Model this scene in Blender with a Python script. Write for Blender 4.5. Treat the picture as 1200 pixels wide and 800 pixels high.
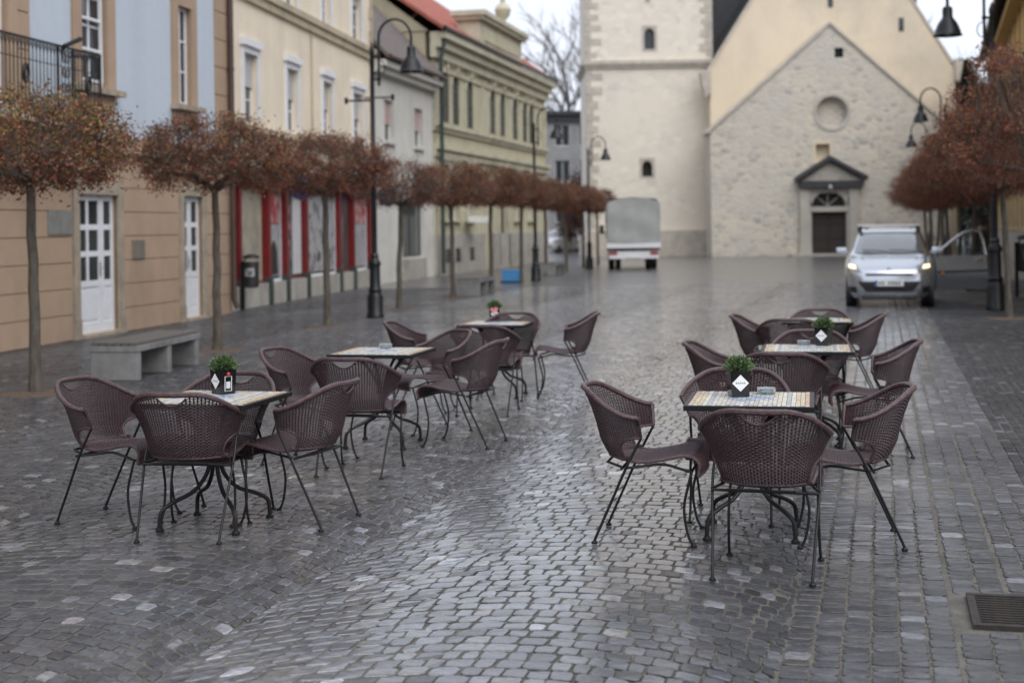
import bpy, bmesh, math, random
import numpy as np
from mathutils import Vector, Matrix
random.seed(7)
for o in list(bpy.data.objects): bpy.data.objects.remove(o)
SC = bpy.context.scene
COL = SC.collection
PI = math.pi
# ------------------------------------------------------------------ camera
FPX, PX0, PY0, ROLL, EYE = 1667.0, 600.0, 266.0, 0.014, 1.70
cd = bpy.data.cameras.new('camera'); cam = bpy.data.objects.new('camera', cd); COL.objects.link(cam)
cd.sensor_fit = 'HORIZONTAL'; cd.sensor_width = 36.0; cd.lens = FPX/1200*36
cd.shift_y = -(400-PY0)/1200.0
cd.clip_start = 0.1; cd.clip_end = 3000
cd.dof.use_dof = True; cd.dof.focus_distance = 7.6; cd.dof.aperture_fstop = 2.05
cr, sr = math.cos(ROLL), math.sin(ROLL)
cam.matrix_world = Matrix(((cr, sr, 0, 0), (0, 0, -1, 0), (-sr, cr, 0, EYE), (0, 0, 0, 1)))
SC.camera = cam
# ------------------------------------------------------------------ sky and sun (overcast)
SUN_EL, SUN_AZ = math.radians(52), math.radians(150)     # azimuth clockwise from +Y: behind the camera, to the right
w = bpy.data.worlds.new('World'); SC.world = w; w.use_nodes = True
nt = w.node_tree; nt.nodes.clear()
out = nt.nodes.new('ShaderNodeOutputWorld'); bg = nt.nodes.new('ShaderNodeBackground')
sky = nt.nodes.new('ShaderNodeTexSky'); sky.sky_type = 'NISHITA'; sky.sun_disc = False
sky.sun_elevation = SUN_EL; sky.sun_rotation = SUN_AZ; sky.dust_density = 4.0; sky.air_density = 1.0
hs = nt.nodes.new('ShaderNodeHueSaturation'); hs.inputs['Saturation'].default_value = 0.22
mx = nt.nodes.new('ShaderNodeMix'); mx.data_type = 'RGBA'; mx.inputs[0].default_value = 0.72
mx.inputs[7].default_value = (6.9, 7.4, 8.5, 1)            # cloud layer
tc = nt.nodes.new('ShaderNodeTexCoord'); cn = nt.nodes.new('ShaderNodeTexNoise')
cn.inputs['Scale'].default_value = 2.2; cn.inputs['Detail'].default_value = 5
cm = nt.nodes.new('ShaderNodeMapRange'); cm.inputs[1].default_value = 0.3; cm.inputs[2].default_value = 0.7
cm.inputs[3].default_value = 0.6; cm.inputs[4].default_value = 0.86
nt.links.new(tc.outputs['Generated'], cn.inputs['Vector']); nt.links.new(cn.outputs['Fac'], cm.inputs[0])
nt.links.new(cm.outputs[0], mx.inputs[0])
nt.links.new(sky.outputs[0], hs.inputs['Color']); nt.links.new(hs.outputs[0], mx.inputs[6])
nt.links.new(mx.outputs[2], bg.inputs[0]); nt.links.new(bg.outputs[0], out.inputs[0])
bg.inputs[1].default_value = 0.1
sl = bpy.data.lights.new('sun', 'SUN'); sl.energy = 1.15; sl.angle = math.radians(60); sl.color = (1.0, 0.96, 0.9)
sun = bpy.data.objects.new('sun', sl); COL.objects.link(sun)
sd = Vector((math.sin(SUN_AZ)*math.cos(SUN_EL), math.cos(SUN_AZ)*math.cos(SUN_EL), math.sin(SUN_EL)))
sun.rotation_euler = sd.to_track_quat('Z', 'Y').to_euler()
sun.location = sd*60
vs = SC.view_settings; vs.view_transform = 'Standard'; vs.look = 'None'; vs.gamma = 1; vs.use_curve_mapping = False
vs.exposure = 0.78
# ------------------------------------------------------------------ pixel helpers
def ray(px, py):
    u, v = px-PX0, PY0-py
    return Vector(((u*cr+v*sr)/FPX, 1.0, (-u*sr+v*cr)/FPX))
def G(px, py, z=0.0):
    d = ray(px, py); t = (z-EYE)/d.z
    return Vector((d.x*t, t, z))
def atY(px, py, Y):
    d = ray(px, py); return Vector((d.x*Y, Y, EYE+d.z*Y))
# ------------------------------------------------------------------ objects
def tag(o, label=None, cat=None, group=None, kind=None):
    if label: o['label'] = label
    if cat: o['category'] = cat
    if group: o['group'] = group
    if kind: o['kind'] = kind
    return o
def thing(name, label, cat, loc=(0, 0, 0), rz=0.0, group=None):
    o = bpy.data.objects.new(name, None); COL.objects.link(o); o.empty_display_size = .1
    o.location = loc; o.rotation_euler = (0, 0, rz)
    return tag(o, label, cat, group)
def link(name, me, parent=None, kind=None):
    o = bpy.data.objects.new(name, me); COL.objects.link(o)
    if parent: o.parent = parent
    if kind: o['kind'] = kind
    return o
def copy_tree(o, parent=None):
    c = o.copy(); COL.objects.link(c); c.parent = parent
    for ch in list(o.children): copy_tree(ch, c)
    return c
class MB:
    def __init__(s): s.v = []; s.f = []; s.c = []
    def add(s, vs, fs, col=None):
        b = len(s.v); s.v.extend([tuple(p) for p in vs])
        s.f.extend([tuple(i+b for i in f) for f in fs])
        if col is not None: s.c.extend([col]*len(fs))
        return s
    def box(s, x0, x1, y0, y1, z0, z1, col=None, ch=0.0):
        if ch <= 0:
            v = [(x, y, z) for z in (z0, z1) for y in (y0, y1) for x in (x0, x1)]
            return s.add(v, [(0, 2, 3, 1), (4, 5, 7, 6), (0, 1, 5, 4), (2, 6, 7, 3), (0, 4, 6, 2), (1, 3, 7, 5)], col)
        bm = bmesh.new(); bmesh.ops.create_cube(bm, size=1)
        for q in bm.verts: q.co = Vector(((x0+x1)/2+q.co.x*(x1-x0), (y0+y1)/2+q.co.y*(y1-y0), (z0+z1)/2+q.co.z*(z1-z0)))
        bmesh.ops.bevel(bm, geom=bm.edges[:], offset=ch, segments=2, affect='EDGES', profile=.6)
        bm.verts.index_update(); s.add([q.co[:] for q in bm.verts], [[q.index for q in f.verts] for f in bm.faces], col); bm.free(); return s
    def bar(s, a, b, w, h=None, up=(0, 0, 1)):
        a, b = Vector(a), Vector(b); h = h or w; d = (b-a).normalized(); u = Vector(up)
        if abs(d.dot(u)) > .98: u = Vector((1, 0, 0))
        r = d.cross(u).normalized(); u = r.cross(d)
        v = [p+r*i*w/2+u*j*h/2 for p in (a, b) for (i, j) in ((-1, -1), (1, -1), (1, 1), (-1, 1))]
        return s.add(v, [(3, 2, 1, 0), (4, 5, 6, 7), (0, 1, 5, 4), (1, 2, 6, 5), (2, 3, 7, 6), (3, 0, 4, 7)])
    def tube(s, pts, r, n=6, closed=False, cap=True):
        pts = [Vector(p) for p in pts]; m = len(pts); rs = r if isinstance(r, (list, tuple)) else [r]*m
        t0 = (pts[1]-pts[0]).normalized(); u = t0.orthogonal().normalized(); vs = []
        for i, p in enumerate(pts):
            if closed: t = pts[(i+1) % m]-pts[i-1]
            else: t = pts[min(i+1, m-1)]-pts[max(i-1, 0)]
            t.normalize(); u = (u-t*u.dot(t)).normalized(); w_ = t.cross(u)
            for k in range(n):
                a = 2*PI*k/n; vs.append(p+(u*math.cos(a)+w_*math.sin(a))*rs[i])
        fs = []
        for i in range(m if closed else m-1):
            j = (i+1) % m
            for k in range(n): l = (k+1) % n; fs.append((i*n+k, i*n+l, j*n+l, j*n+k))
        if cap and not closed: fs += [tuple(range(n-1, -1, -1)), tuple((m-1)*n+k for k in range(n))]
        return s.add(vs, fs)
    def lathe(s, prof, n=16, c=(0, 0, 0), a0=0, sq=False):
        vs = []; m = len(prof)
        for r, z in prof:
            for k in range(n):
                a = a0+2*PI*k/n; vs.append((c[0]+r*math.cos(a), c[1]+r*math.sin(a), c[2]+z))
        fs = [(i*n+k, i*n+(k+1) % n, (i+1)*n+(k+1) % n, (i+1)*n+k) for i in range(m-1) for k in range(n)]
        fs += [tuple(range(n-1, -1, -1)), tuple((m-1)*n+k for k in range(n))]
        return s.add(vs, fs)
    def prism(s, poly, y0, y1):                        # polygon in (x, z), counter-clockwise seen from -y
        n = len(poly); v = [(x, y0, z) for x, z in poly]+[(x, y1, z) for x, z in poly]
        return s.add(v, [tuple(range(n)), tuple(range(2*n-1, n-1, -1))]+[(i, n+i, n+(i+1) % n, (i+1) % n) for i in range(n)])
    def grid(s, fn, nu, nv):
        v = [fn(i/nu, j/nv) for j in range(nv+1) for i in range(nu+1)]
        return s.add(v, [(j*(nu+1)+i, j*(nu+1)+i+1, (j+1)*(nu+1)+i+1, (j+1)*(nu+1)+i) for j in range(nv) for i in range(nu)])
    def mesh(s, name, m, smooth=False):
        me = bpy.data.meshes.new(name); me.from_pydata(s.v, [], s.f); me.materials.append(m)
        if s.c and len(s.c) == len(s.f):
            at = me.color_attributes.new('Col', 'FLOAT_COLOR', 'CORNER')
            arr = np.concatenate([np.tile(np.array(list(c)+[1.0]), len(f)) for c, f in zip(s.c, s.f)])
            at.data.foreach_set('color', arr.astype(np.float32))
        if smooth:
            me.polygons.foreach_set('use_smooth', [True]*len(me.polygons)); me.set_sharp_from_angle(angle=math.radians(40))
        me.update(); return me
    def build(s, name, m, parent=None, smooth=False, kind=None):
        return link(name, s.mesh(name, m, smooth), parent, kind)
def np_mesh(name, V, F, m, cols=None, smooth=False):     # F: (n,k) same-size faces
    me = bpy.data.meshes.new(name); n, k = F.shape
    me.vertices.add(len(V)); me.vertices.foreach_set('co', V.astype(np.float32).ravel())
    me.loops.add(n*k); me.loops.foreach_set('vertex_index', F.astype(np.int32).ravel())
    me.polygons.add(n); me.polygons.foreach_set('loop_start', np.arange(0, n*k, k, dtype=np.int32))
    me.polygons.foreach_set('loop_total', np.full(n, k, dtype=np.int32))
    me.polygons.foreach_set('use_smooth', np.full(n, smooth, dtype=bool))
    me.update(calc_edges=True)
    if cols is not None:
        at = me.color_attributes.new('Col', 'FLOAT_COLOR', 'CORNER')
        c4 = cols if cols.shape[1] == 4 else np.concatenate([cols, np.ones((n, 1))], 1); at.data.foreach_set('color', np.repeat(c4, k, axis=0).astype(np.float32).ravel())
    me.materials.append(m); return me
# ------------------------------------------------------------------ materials
M = {}
def mat(name, c1, c2=None, rough=.6, scale=4.0, bump=0.0, bscale=40.0, metal=0.0, spec=.5, attr=False, detail=6, coat=0.0, stain=None, stain_scale=.6, rough2=None, stretch=None, emit=None, trans=0.0, lo=.35, hi=.65, coat_rough=.03, transl=0.0, wet=False, streak=0.0):
    m = bpy.data.materials.new(name); m.use_nodes = True; t = m.node_tree; p = t.nodes['Principled BSDF']
    p.inputs['Roughness'].default_value = rough; p.inputs['Metallic'].default_value = metal
    p.inputs['Specular IOR Level'].default_value = spec; p.inputs['Coat Weight'].default_value = coat; p.inputs['Coat Roughness'].default_value = coat_rough
    N, L = t.nodes.new, t.links.new
    co = N('ShaderNodeTexCoord'); vec = co.outputs['Object']
    if stretch:
        mp = N('ShaderNodeMapping'); mp.inputs['Scale'].default_value = stretch; L(vec, mp.inputs[0]); vec = mp.outputs[0]
    c2 = c2 or tuple(x*.8 for x in c1)
    nz = N('ShaderNodeTexNoise'); nz.inputs['Scale'].default_value = scale; nz.inputs['Detail'].default_value = detail; nz.inputs['Roughness'].default_value = .62
    L(vec, nz.inputs['Vector'])
    rp = N('ShaderNodeValToRGB'); rp.color_ramp.elements[0].position = lo; rp.color_ramp.elements[1].position = hi
    rp.color_ramp.elements[0].color = (*c1, 1); rp.color_ramp.elements[1].color = (*c2, 1); L(nz.outputs['Fac'], rp.inputs[0])
    col = rp.outputs[0]
    if attr:
        at = N('ShaderNodeAttribute'); at.attribute_name = 'Col'
        mm = N('ShaderNodeMix'); mm.data_type = 'RGBA'; mm.blend_type = 'MULTIPLY'; mm.inputs[0].default_value = 1
        L(at.outputs['Color'], mm.inputs[6]); L(col, mm.inputs[7]); col = mm.outputs[2]
        if wet:                                    # the attribute's alpha says how polished and wet the single stone is
            for inp, lo_, hi_ in (('Coat Weight', .18, coat), ('Roughness', .52, rough)):
                r5 = N('ShaderNodeMapRange'); r5.inputs[3].default_value = lo_; r5.inputs[4].default_value = hi_; L(at.outputs['Alpha'], r5.inputs[0]); L(r5.outputs[0], p.inputs[inp])
    if stain:
        n2 = N('ShaderNodeTexNoise'); n2.inputs['Scale'].default_value = stain_scale; n2.inputs['Detail'].default_value = 8; n2.inputs['Roughness'].default_value = .7
        L(co.outputs['Object'], n2.inputs['Vector'])
        r2 = N('ShaderNodeMapRange'); r2.inputs[1].default_value = .5; r2.inputs[2].default_value = .72; L(n2.outputs['Fac'], r2.inputs[0])
        m3 = N('ShaderNodeMix'); m3.data_type = 'RGBA'; m3.inputs[7].default_value = (*stain, 1); L(r2.outputs[0], m3.inputs[0]); L(col, m3.inputs[6]); col = m3.outputs[2]
    if streak:                                     # rain streaks and grime running down the plaster
        mp3 = N('ShaderNodeMapping'); mp3.inputs['Scale'].default_value = (1.0, 1.0, .17); L(co.outputs['Object'], mp3.inputs[0])
        n6 = N('ShaderNodeTexNoise'); n6.inputs['Scale'].default_value = 1.0; n6.inputs['Detail'].default_value = 7; n6.inputs['Roughness'].default_value = .68; L(mp3.outputs[0], n6.inputs['Vector'])
        r6 = N('ShaderNodeMapRange'); r6.inputs[1].default_value = .46; r6.inputs[2].default_value = .74; r6.inputs[3].default_value = 1.0; r6.inputs[4].default_value = 1-streak*.75; L(n6.outputs['Fac'], r6.inputs[0])
        m6 = N('ShaderNodeMix'); m6.data_type = 'RGBA'; m6.blend_type = 'MULTIPLY'; m6.inputs[0].default_value = 1; L(col, m6.inputs[6]); L(r6.outputs[0], m6.inputs[7]); col = m6.outputs[2]
    L(col, p.inputs['Base Color'])
    if rough2 is not None:
        n4 = N('ShaderNodeTexNoise'); n4.inputs['Scale'].default_value = .9; n4.inputs['Detail'].default_value = 5; L(co.outputs['Object'], n4.inputs['Vector'])
        r4 = N('ShaderNodeMapRange'); r4.inputs[1].default_value = .35; r4.inputs[2].default_value = .65; r4.inputs[3].default_value = rough; r4.inputs[4].default_value = rough2
        L(n4.outputs['Fac'], r4.inputs[0]); L(r4.outputs[0], p.inputs['Roughness'])
    if bump:
        nb = N('ShaderNodeTexNoise'); nb.inputs['Scale'].default_value = bscale; nb.inputs['Detail'].default_value = 4; L(vec, nb.inputs['Vector'])
        b = N('ShaderNodeBump'); b.inputs['Strength'].default_value = bump; b.inputs['Distance'].default_value = .02; L(nb.outputs['Fac'], b.inputs['Height']); L(b.outputs[0], p.inputs['Normal'])
    if emit:
        p.inputs['Emission Color'].default_value = (*emit[0], 1); p.inputs['Emission Strength'].default_value = emit[1]
    if transl:
        tb_ = N('ShaderNodeBsdfTranslucent'); L(col, tb_.inputs[0]); ms_ = N('ShaderNodeMixShader'); ms_.inputs[0].default_value = transl; L(p.outputs[0], ms_.inputs[1]); L(tb_.outputs[0], ms_.inputs[2]); L(ms_.outputs[0], t.nodes['Material Output'].inputs[0])
    if trans: p.inputs['Transmission Weight'].default_value = trans
    M[name] = m; return m
def masonry(name, cols, scale, bump, mortar, joint=.06, squash=.6, rough=.85, wash=None, coat=0.0):
    """rubble / coursed stone too far away to pick apart: voronoi cells with joints"""
    m = bpy.data.materials.new(name); m.use_nodes = True; t = m.node_tree; p = t.nodes['Principled BSDF']; N, L = t.nodes.new, t.links.new
    p.inputs['Roughness'].default_value = rough; p.inputs['Coat Weight'].default_value = coat; p.inputs['Coat Roughness'].default_value = .22
    co = N('ShaderNodeTexCoord'); mp = N('ShaderNodeMapping'); mp.inputs['Scale'].default_value = (scale*squash, scale*squash, scale); L(co.outputs['Object'], mp.inputs[0])
    v1 = N('ShaderNodeTexVoronoi'); v1.inputs['Scale'].default_value = 1; L(mp.outputs[0], v1.inputs['Vector'])
    v2 = N('ShaderNodeTexVoronoi'); v2.feature = 'DISTANCE_TO_EDGE'; v2.inputs['Scale'].default_value = 1; L(mp.outputs[0], v2.inputs['Vector'])
    sp = N('ShaderNodeSeparateColor'); L(v1.outputs['Color'], sp.inputs[0])
    rp = N('ShaderNodeValToRGB'); e = rp.color_ramp.elements
    while len(e) < len(cols): e.new(.5)
    for i, c in enumerate(cols): e[i].position = i/(len(cols)-1); e[i].color = (*c, 1)
    L(sp.outputs[0], rp.inputs[0])
    mr = N('ShaderNodeMapRange'); mr.inputs[1].default_value = 0; mr.inputs[2].default_value = joint; L(v2.outputs['Distance'], mr.inputs[0])
    mj = N('ShaderNodeMix'); mj.data_type = 'RGBA'; mj.inputs[6].default_value = (*mortar, 1); L(mr.outputs[0], mj.inputs[0]); L(rp.outputs[0], mj.inputs[7]); col = mj.outputs[2]
    if wash:
        nz = N('ShaderNodeTexNoise'); nz.inputs['Scale'].default_value = .35; nz.inputs['Detail'].default_value = 9; nz.inputs['Roughness'].default_value = .7; L(co.outputs['Object'], nz.inputs['Vector'])
        r2 = N('ShaderNodeMapRange'); r2.inputs[1].default_value = .42; r2.inputs[2].default_value = .62; L(nz.outputs['Fac'], r2.inputs[0])
        m3 = N('ShaderNodeMix'); m3.data_type = 'RGBA'; m3.inputs[7].default_value = (*wash, 1); L(r2.outputs[0], m3.inputs[0]); L(col, m3.inputs[6]); col = m3.outputs[2]
    L(col, p.inputs['Base Color'])
    b = N('ShaderNodeBump'); b.inputs['Strength'].default_value = bump; b.inputs['Distance'].default_value = .03; L(mr.outputs[0], b.inputs['Height']); L(b.outputs[0], p.inputs['Normal'])
    M[name] = m; return m
mat('cobble', (.62,)*3, (1.38,)*3, rough=.3, scale=22, bump=.38, bscale=38, attr=True, spec=.6, coat=1.0, coat_rough=.14, wet=True)
mat('cobble_dull', (.8,)*3, (1.2,)*3, rough=.42, rough2=.6, scale=14, bump=.3, bscale=60, attr=True, spec=.35, coat=.12, coat_rough=.2)
mat('cobble_dark', (.85,)*3, (1.15,)*3, rough=.35, rough2=.55, scale=14, bump=.5, bscale=70, attr=True, spec=.35)
mat('joint', (.075, .070, .064), (.13, .12, .10), rough=.75, scale=9, bump=.6, bscale=90, stain=(.04, .05, .025), stain_scale=1.3)
masonry('far_setts', [(.06, .06, .064), (.08, .08, .085), (.10, .10, .106)], 8.5, .55, (.045, .042, .04), .10, 1.0, rough=.34, wash=(.085, .085, .09), coat=.7)
mat('soil', (.11, .075, .05), (.07, .05, .035), rough=.9, scale=12, bump=.6)
mat('wicker', (.0225, .0095, .0115), (.043, .0205, .024), spec=.5, rough=.34, scale=30, attr=False, bump=.2, bscale=200)
mat('wicker_rim', (.040, .019, .021), (.085, .048, .051), rough=.3, scale=40, bump=.35, bscale=160)  # paler than the weave: wet sheen of the rail given as colour
mat('chair_metal', (.006, .006, .0065), (.011, .011, .012), rough=.42, metal=0, spec=.3, scale=20)
mat('mosaic', (.9,)*3, (1.1,)*3, rough=.22, attr=True, scale=30)
mat('grout', (.10, .10, .10), rough=.7)
mat('pot', (.008, .008, .009), (.014, .014, .015), rough=.12)
mat('label_white', (.8, .8, .78), (.74, .74, .73), rough=.4)
mat('print_black', (.02, .02, .02), rough=.5)
mat('print_red', (.5, .04, .03), rough=.4)
mat('leaf_green', (.9,)*3, (1.15,)*3, rough=.5, attr=True, scale=20)
mat('petal', (.75, .14, .2), (.65, .25, .28), rough=.5, scale=30)
mat('ashtray_glass', (.75, .82, .85), rough=.06, trans=.85)
mat('concrete', (.23, .23, .228), (.17, .17, .17), rough=.55, scale=6, bump=.25, bscale=60, stain=(.11, .11, .105), stain_scale=1.4, streak=0.25)
mat('bench_wood', (.085, .08, .075), (.13, .12, .11), rough=.5, scale=12, stretch=(1, 14, 14), bump=.3, bscale=30)
mat('iron', (.012, .013, .015), (.022, .023, .025), rough=.38, metal=.5)
mat('bark', (.055, .045, .035), (.11, .095, .075), rough=.85, scale=16, bump=.7, bscale=40, stretch=(1, 1, .3))
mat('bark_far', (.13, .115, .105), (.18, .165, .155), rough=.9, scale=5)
mat('leaf_brown', (.75,)*3, (1.25,)*3, rough=.55, attr=True, scale=9, transl=.3)
mat('needles', (.75,)*3, (1.2,)*3, rough=.7, attr=True, scale=3)
mat('tan_plaster', (.40, .285, .20), (.36, .26, .18), rough=.8, scale=2, bump=.08, bscale=60, stain=(.32, .23, .165), stain_scale=.7, streak=0.22)
mat('blue_plaster', (.48, .535, .60), (.45, .505, .57), rough=.85, scale=7, bump=.15, bscale=70, streak=0.14)
mat('stone_trim', (.40, .33, .25), (.26, .22, .17), rough=.8, scale=3, bump=.3, bscale=40, streak=0.3)
mat('yellow_plaster', (.78, .685, .54), (.74, .65, .51), rough=.85, scale=1.2, bump=.08, bscale=60, stain=(.66, .57, .45), stain_scale=.45, streak=0.16)
mat('yellow_trim', (.50, .42, .30), (.42, .35, .25), rough=.8, scale=3, stain=(.28, .24, .18), stain_scale=1.2, streak=0.25)
mat('white_paint', (.72, .73, .76), (.66, .67, .70), rough=.45, scale=5)
mat('white_plaster', (.62, .61, .56), (.57, .56, .52), rough=.85, scale=1.5, stain=(.47, .46, .42), stain_scale=.5, streak=0.2)
mat('green_plaster', (.50, .47, .33), (.45, .42, .30), rough=.85, scale=1.2, stain=(.38, .36, .26), stain_scale=.5, streak=0.22)
mat('green_trim', (.53, .50, .38), (.44, .41, .31), rough=.85, scale=2.5, stain=(.30, .28, .21), stain_scale=1.0, streak=0.25)
mat('beige_plaster', (.42, .38, .27), (.38, .345, .25), rough=.9, scale=1, stain=(.33, .3, .22), stain_scale=.4, streak=0.2)
mat('plinth', (.42, .40, .36), (.34, .32, .29), rough=.8, scale=3, stain=(.22, .21, .19), stain_scale=1, streak=0.3)
mat('glass_dark', (.025, .03, .034), (.04, .045, .05), rough=.05, spec=.6, scale=.8)
mat('glass_shop', (.09, .10, .10), (.05, .055, .06), rough=.06, spec=.6, scale=1.1)
mat('blind', (.55, .55, .56), (.50, .50, .51), rough=.6, scale=2)
mat('blind_pink', (.55, .40, .39), (.50, .36, .35), rough=.6, scale=2)
mat('red_paint', (.17, .011, .013), (.12, .010, .011), rough=.35, scale=3)
mat('dark_green_paint', (.025, .04, .035), (.04, .055, .05), rough=.4)
mat('brown_pipe', (.05, .028, .022), (.07, .04, .03), rough=.45)
mat('brass_plate', (.36, .33, .28), (.28, .26, .23), rough=.3, metal=.6, scale=8)
mat('grey_plate', (.24, .24, .23), (.18, .18, .17), rough=.35, scale=6)
mat('poster_a', (.32, .03, .04), (.42, .3, .3), rough=.5, scale=5, lo=.45, hi=.55)
mat('poster_b', (.36, .36, .37), (.07, .07, .08), rough=.5, scale=4, lo=.52, hi=.6)
mat('poster_c', (.07, .06, .07), (.42, .2, .2), rough=.5, scale=6, lo=.5, hi=.58)
mat('sign_blue', (.025, .035, .11), (.02, .025, .06), rough=.4, scale=6)
mat('display', (.42, .38, .29), (.24, .22, .18), rough=.6, scale=1.6)
masonry('tile_red', [(.30, .075, .045), (.38, .11, .07), (.25, .07, .05)], 5, .3, (.12, .05, .04), .08, 1.2)
mat('roof_brown', (.10, .082, .078), (.15, .125, .12), rough=.8, scale=3, bump=.4, bscale=12, stretch=(1, 1, 6))
mat('slate', (.028, .03, .036), (.045, .047, .055), rough=.5, scale=3)
masonry('tower_stone', [(.70, .64, .55), (.62, .58, .51), (.74, .68, .58), (.56, .53, .48)], 4.2, .14, (.62, .57, .49), .06, .5, wash=(.70, .64, .55))
masonry('rubble_stone', [(.34, .325, .30), (.50, .46, .39), (.60, .54, .44), (.28, .275, .265), (.56, .51, .43), (.45, .43, .38)], 4.4, .5, (.58, .53, .45), .13, .55, wash=(.50, .475, .42))
mat('nave_plaster', (.68, .585, .445), (.64, .55, .42), rough=.9, scale=.7, stain=(.50, .44, .35), stain_scale=.22, streak=0.14)
mat('quoin_stone', (.38, .35, .31), (.52, .47, .40), rough=.85, scale=2, bump=.3, bscale=20)
mat('portal_stone', (.36, .345, .31), (.43, .41, .37), rough=.8, scale=2, bump=.2, bscale=20)
mat('door_dark', (.022, .018, .017), (.035, .028, .025), rough=.5, scale=5, stretch=(8, 8, 1))
mat('ochre_plaster', (.50, .33, .12), (.45, .30, .11), rough=.85, scale=1.5, stain=(.36, .25, .11))
mat('grey_plaster', (.30, .30, .30), (.25, .25, .255), rough=.9, scale=1, stain=(.2, .2, .2))
mat('car_silver', (.56, .585, .63), (.54, .57, .61), rough=.26, metal=.85, coat=.6, scale=1)
mat('car_white', (.75, .76, .78), (.72, .73, .75), rough=.25, coat=.5, scale=1)
mat('car_red', (.40, .03, .03), (.36, .025, .025), rough=.25, coat=.5, scale=1)
mat('tyre', (.012, .012, .012), (.02, .02, .02), rough=.75, scale=20)
mat('rim_metal', (.4, .41, .42), (.34, .35, .36), rough=.35, metal=.8)
mat('black_plastic', (.015, .015, .016), (.022, .022, .023), rough=.5)
mat('lens_clear', (.20, .20, .20), (.28, .28, .27), rough=.08, coat=.8)
mat('lamp_lit', (.9, .8, .5), rough=.2, emit=((1.0, .78, .42), 1.3))
mat('lens_red', (.35, .02, .02), rough=.15, coat=.5)
mat('lens_orange', (.8, .3, .03), rough=.15, coat=.5)
mat('plate_blue', (.03, .08, .4), rough=.4)
mat('tarp', (.36, .37, .36), (.30, .31, .305), rough=.6, scale=2, bump=.4, bscale=3)
mat('blue_plastic', (.06, .24, .5), (.05, .2, .44), rough=.4)
mat('cloth_dark', (.02, .021, .023), (.035, .035, .036), rough=.85, scale=12)
mat('cloth_black', (.010, .010, .012), (.016, .016, .018), rough=.85, scale=12)
mat('skin', (.42, .26, .2), rough=.5)
mat('hair', (.02, .014, .01), rough=.6)
mat('fabric_blue', (.05, .06, .09), (.16, .18, .22), rough=.8, scale=9, lo=.45, hi=.6)
mat('lamp_glass', (.35, .36, .37), rough=.2)

def glass_clear(name, tint, gloss):
    m = bpy.data.materials.new(name); m.use_nodes = True; t = m.node_tree; t.nodes.remove(t.nodes['Principled BSDF']); N, L = t.nodes.new, t.links.new
    tr = N('ShaderNodeBsdfTransparent'); tr.inputs[0].default_value = (*tint, 1); gl = N('ShaderNodeBsdfGlossy'); gl.inputs['Roughness'].default_value = .03
    fr = N('ShaderNodeLayerWeight'); fr.inputs['Blend'].default_value = gloss; nz = N('ShaderNodeTexNoise'); nz.inputs['Scale'].default_value = 1.5
    mx_ = N('ShaderNodeMixShader'); L(fr.outputs['Fresnel'], mx_.inputs[0]); L(tr.outputs[0], mx_.inputs[1]); L(gl.outputs[0], mx_.inputs[2]); L(mx_.outputs[0], t.nodes['Material Output'].inputs[0]); M[name] = m
glass_clear('glass_clear', (.62, .68, .68), .35)
mat('glass_wind', (.10, .115, .12), (.14, .155, .16), rough=.04, spec=1.0, coat=1.0, scale=.8)  # grey-blue base stands in for sky reflected in the windscreen
mat('paper', (.38, .38, .39), (.26, .26, .27), rough=.5, scale=3)
# ================================================================== ground and paving
ST = math.radians(14.5)
K0 = G(1194, 560)
DX, DY = math.sin(ST), math.cos(ST)
def PQ(p, q): return (K0.x+DX*p-DY*q, K0.y+DY*p+DX*q)
def inv(x, y): dx, dy = x-K0.x, y-K0.y; return (DX*dx+DY*dy, -DY*dx+DX*dy)
# facade lines of the left side (base points seen in the photograph)
TAN1 = G(271.5, 367.5); TAN0 = G(0, 413); td = (TAN1-TAN0).normalized(); TANS = TAN0-td*14  # TANS: wall carried on out of view to block light
YEL0 = TAN1+Vector((-.30, .02, 0)); YEL1 = G(440, 334); WHT1 = G(509, 324)
gd = math.radians(13.3); GRN1 = WHT1+Vector((math.sin(gd), math.cos(gd), 0))*19.2
g = MB(); S = 1500.0
g.add([(-S, -S, -.03), (S, -S, -.03), (S, S, -.03), (-S, S, -.03)], [(0, 1, 2, 3)])
tag(g.build('ground', M['joint']), kind='structure')
rng = np.random.default_rng(3)
quads = []      # (4,2) corner arrays, kind
def put(c, kind): quads.append((c, kind))
gr_p0, gr_q0 = inv(*G(1140, 735).xy)[0], inv(*G(1136, 716).xy)[1]      # drain grate rectangle in street coordinates
gr_p1 = inv(*G(1132, 697).xy)[0]; gr_q1 = gr_q0-.56
PMIN, PMAX = -6.5, 34.0
def keep(x, y):
    if y < 3.9 or y > 40.5: return False
    if x < -.36*y-2.2 or x > .36*y+1.4: return False
    if y < TAN1.y:
        if x < TANS.x+(y-TANS.y)*td.x/td.y-.15: return False
    elif x < YEL0.x+(y-YEL0.y)*(YEL1.x-YEL0.x)/(YEL1.y-YEL0.y)-.15: return False
    return True
def in_grate(p, q): return gr_p0-.05 < p < gr_p1+.05 and gr_q1-.05 < q < gr_q0+.05
def column(q0, q1, dp, kind):
    p = PMIN
    while p < PMAX:
        d = dp*rng.uniform(.8, 1.2)
        pm, qm = p+d/2, (q0+q1)/2; x, y = PQ(pm, qm)
        if keep(x, y) and not in_grate(pm, qm):
            put([PQ(p, q1), PQ(p, q0), PQ(p+d, q0), PQ(p+d, q1)], kind)
        p += d
qe = [0.0, .105, .21, .315]
for a, b in zip(qe[:-1], qe[1:]): column(a, b, .088, 0)
for a, b in ((.33, .45), (.45, .57)): column(a, b, .085, 1)           # the sunken gutter
for i in range(6): column(.585+i*.112, .585+(i+1)*.112, .088, 0)
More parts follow.
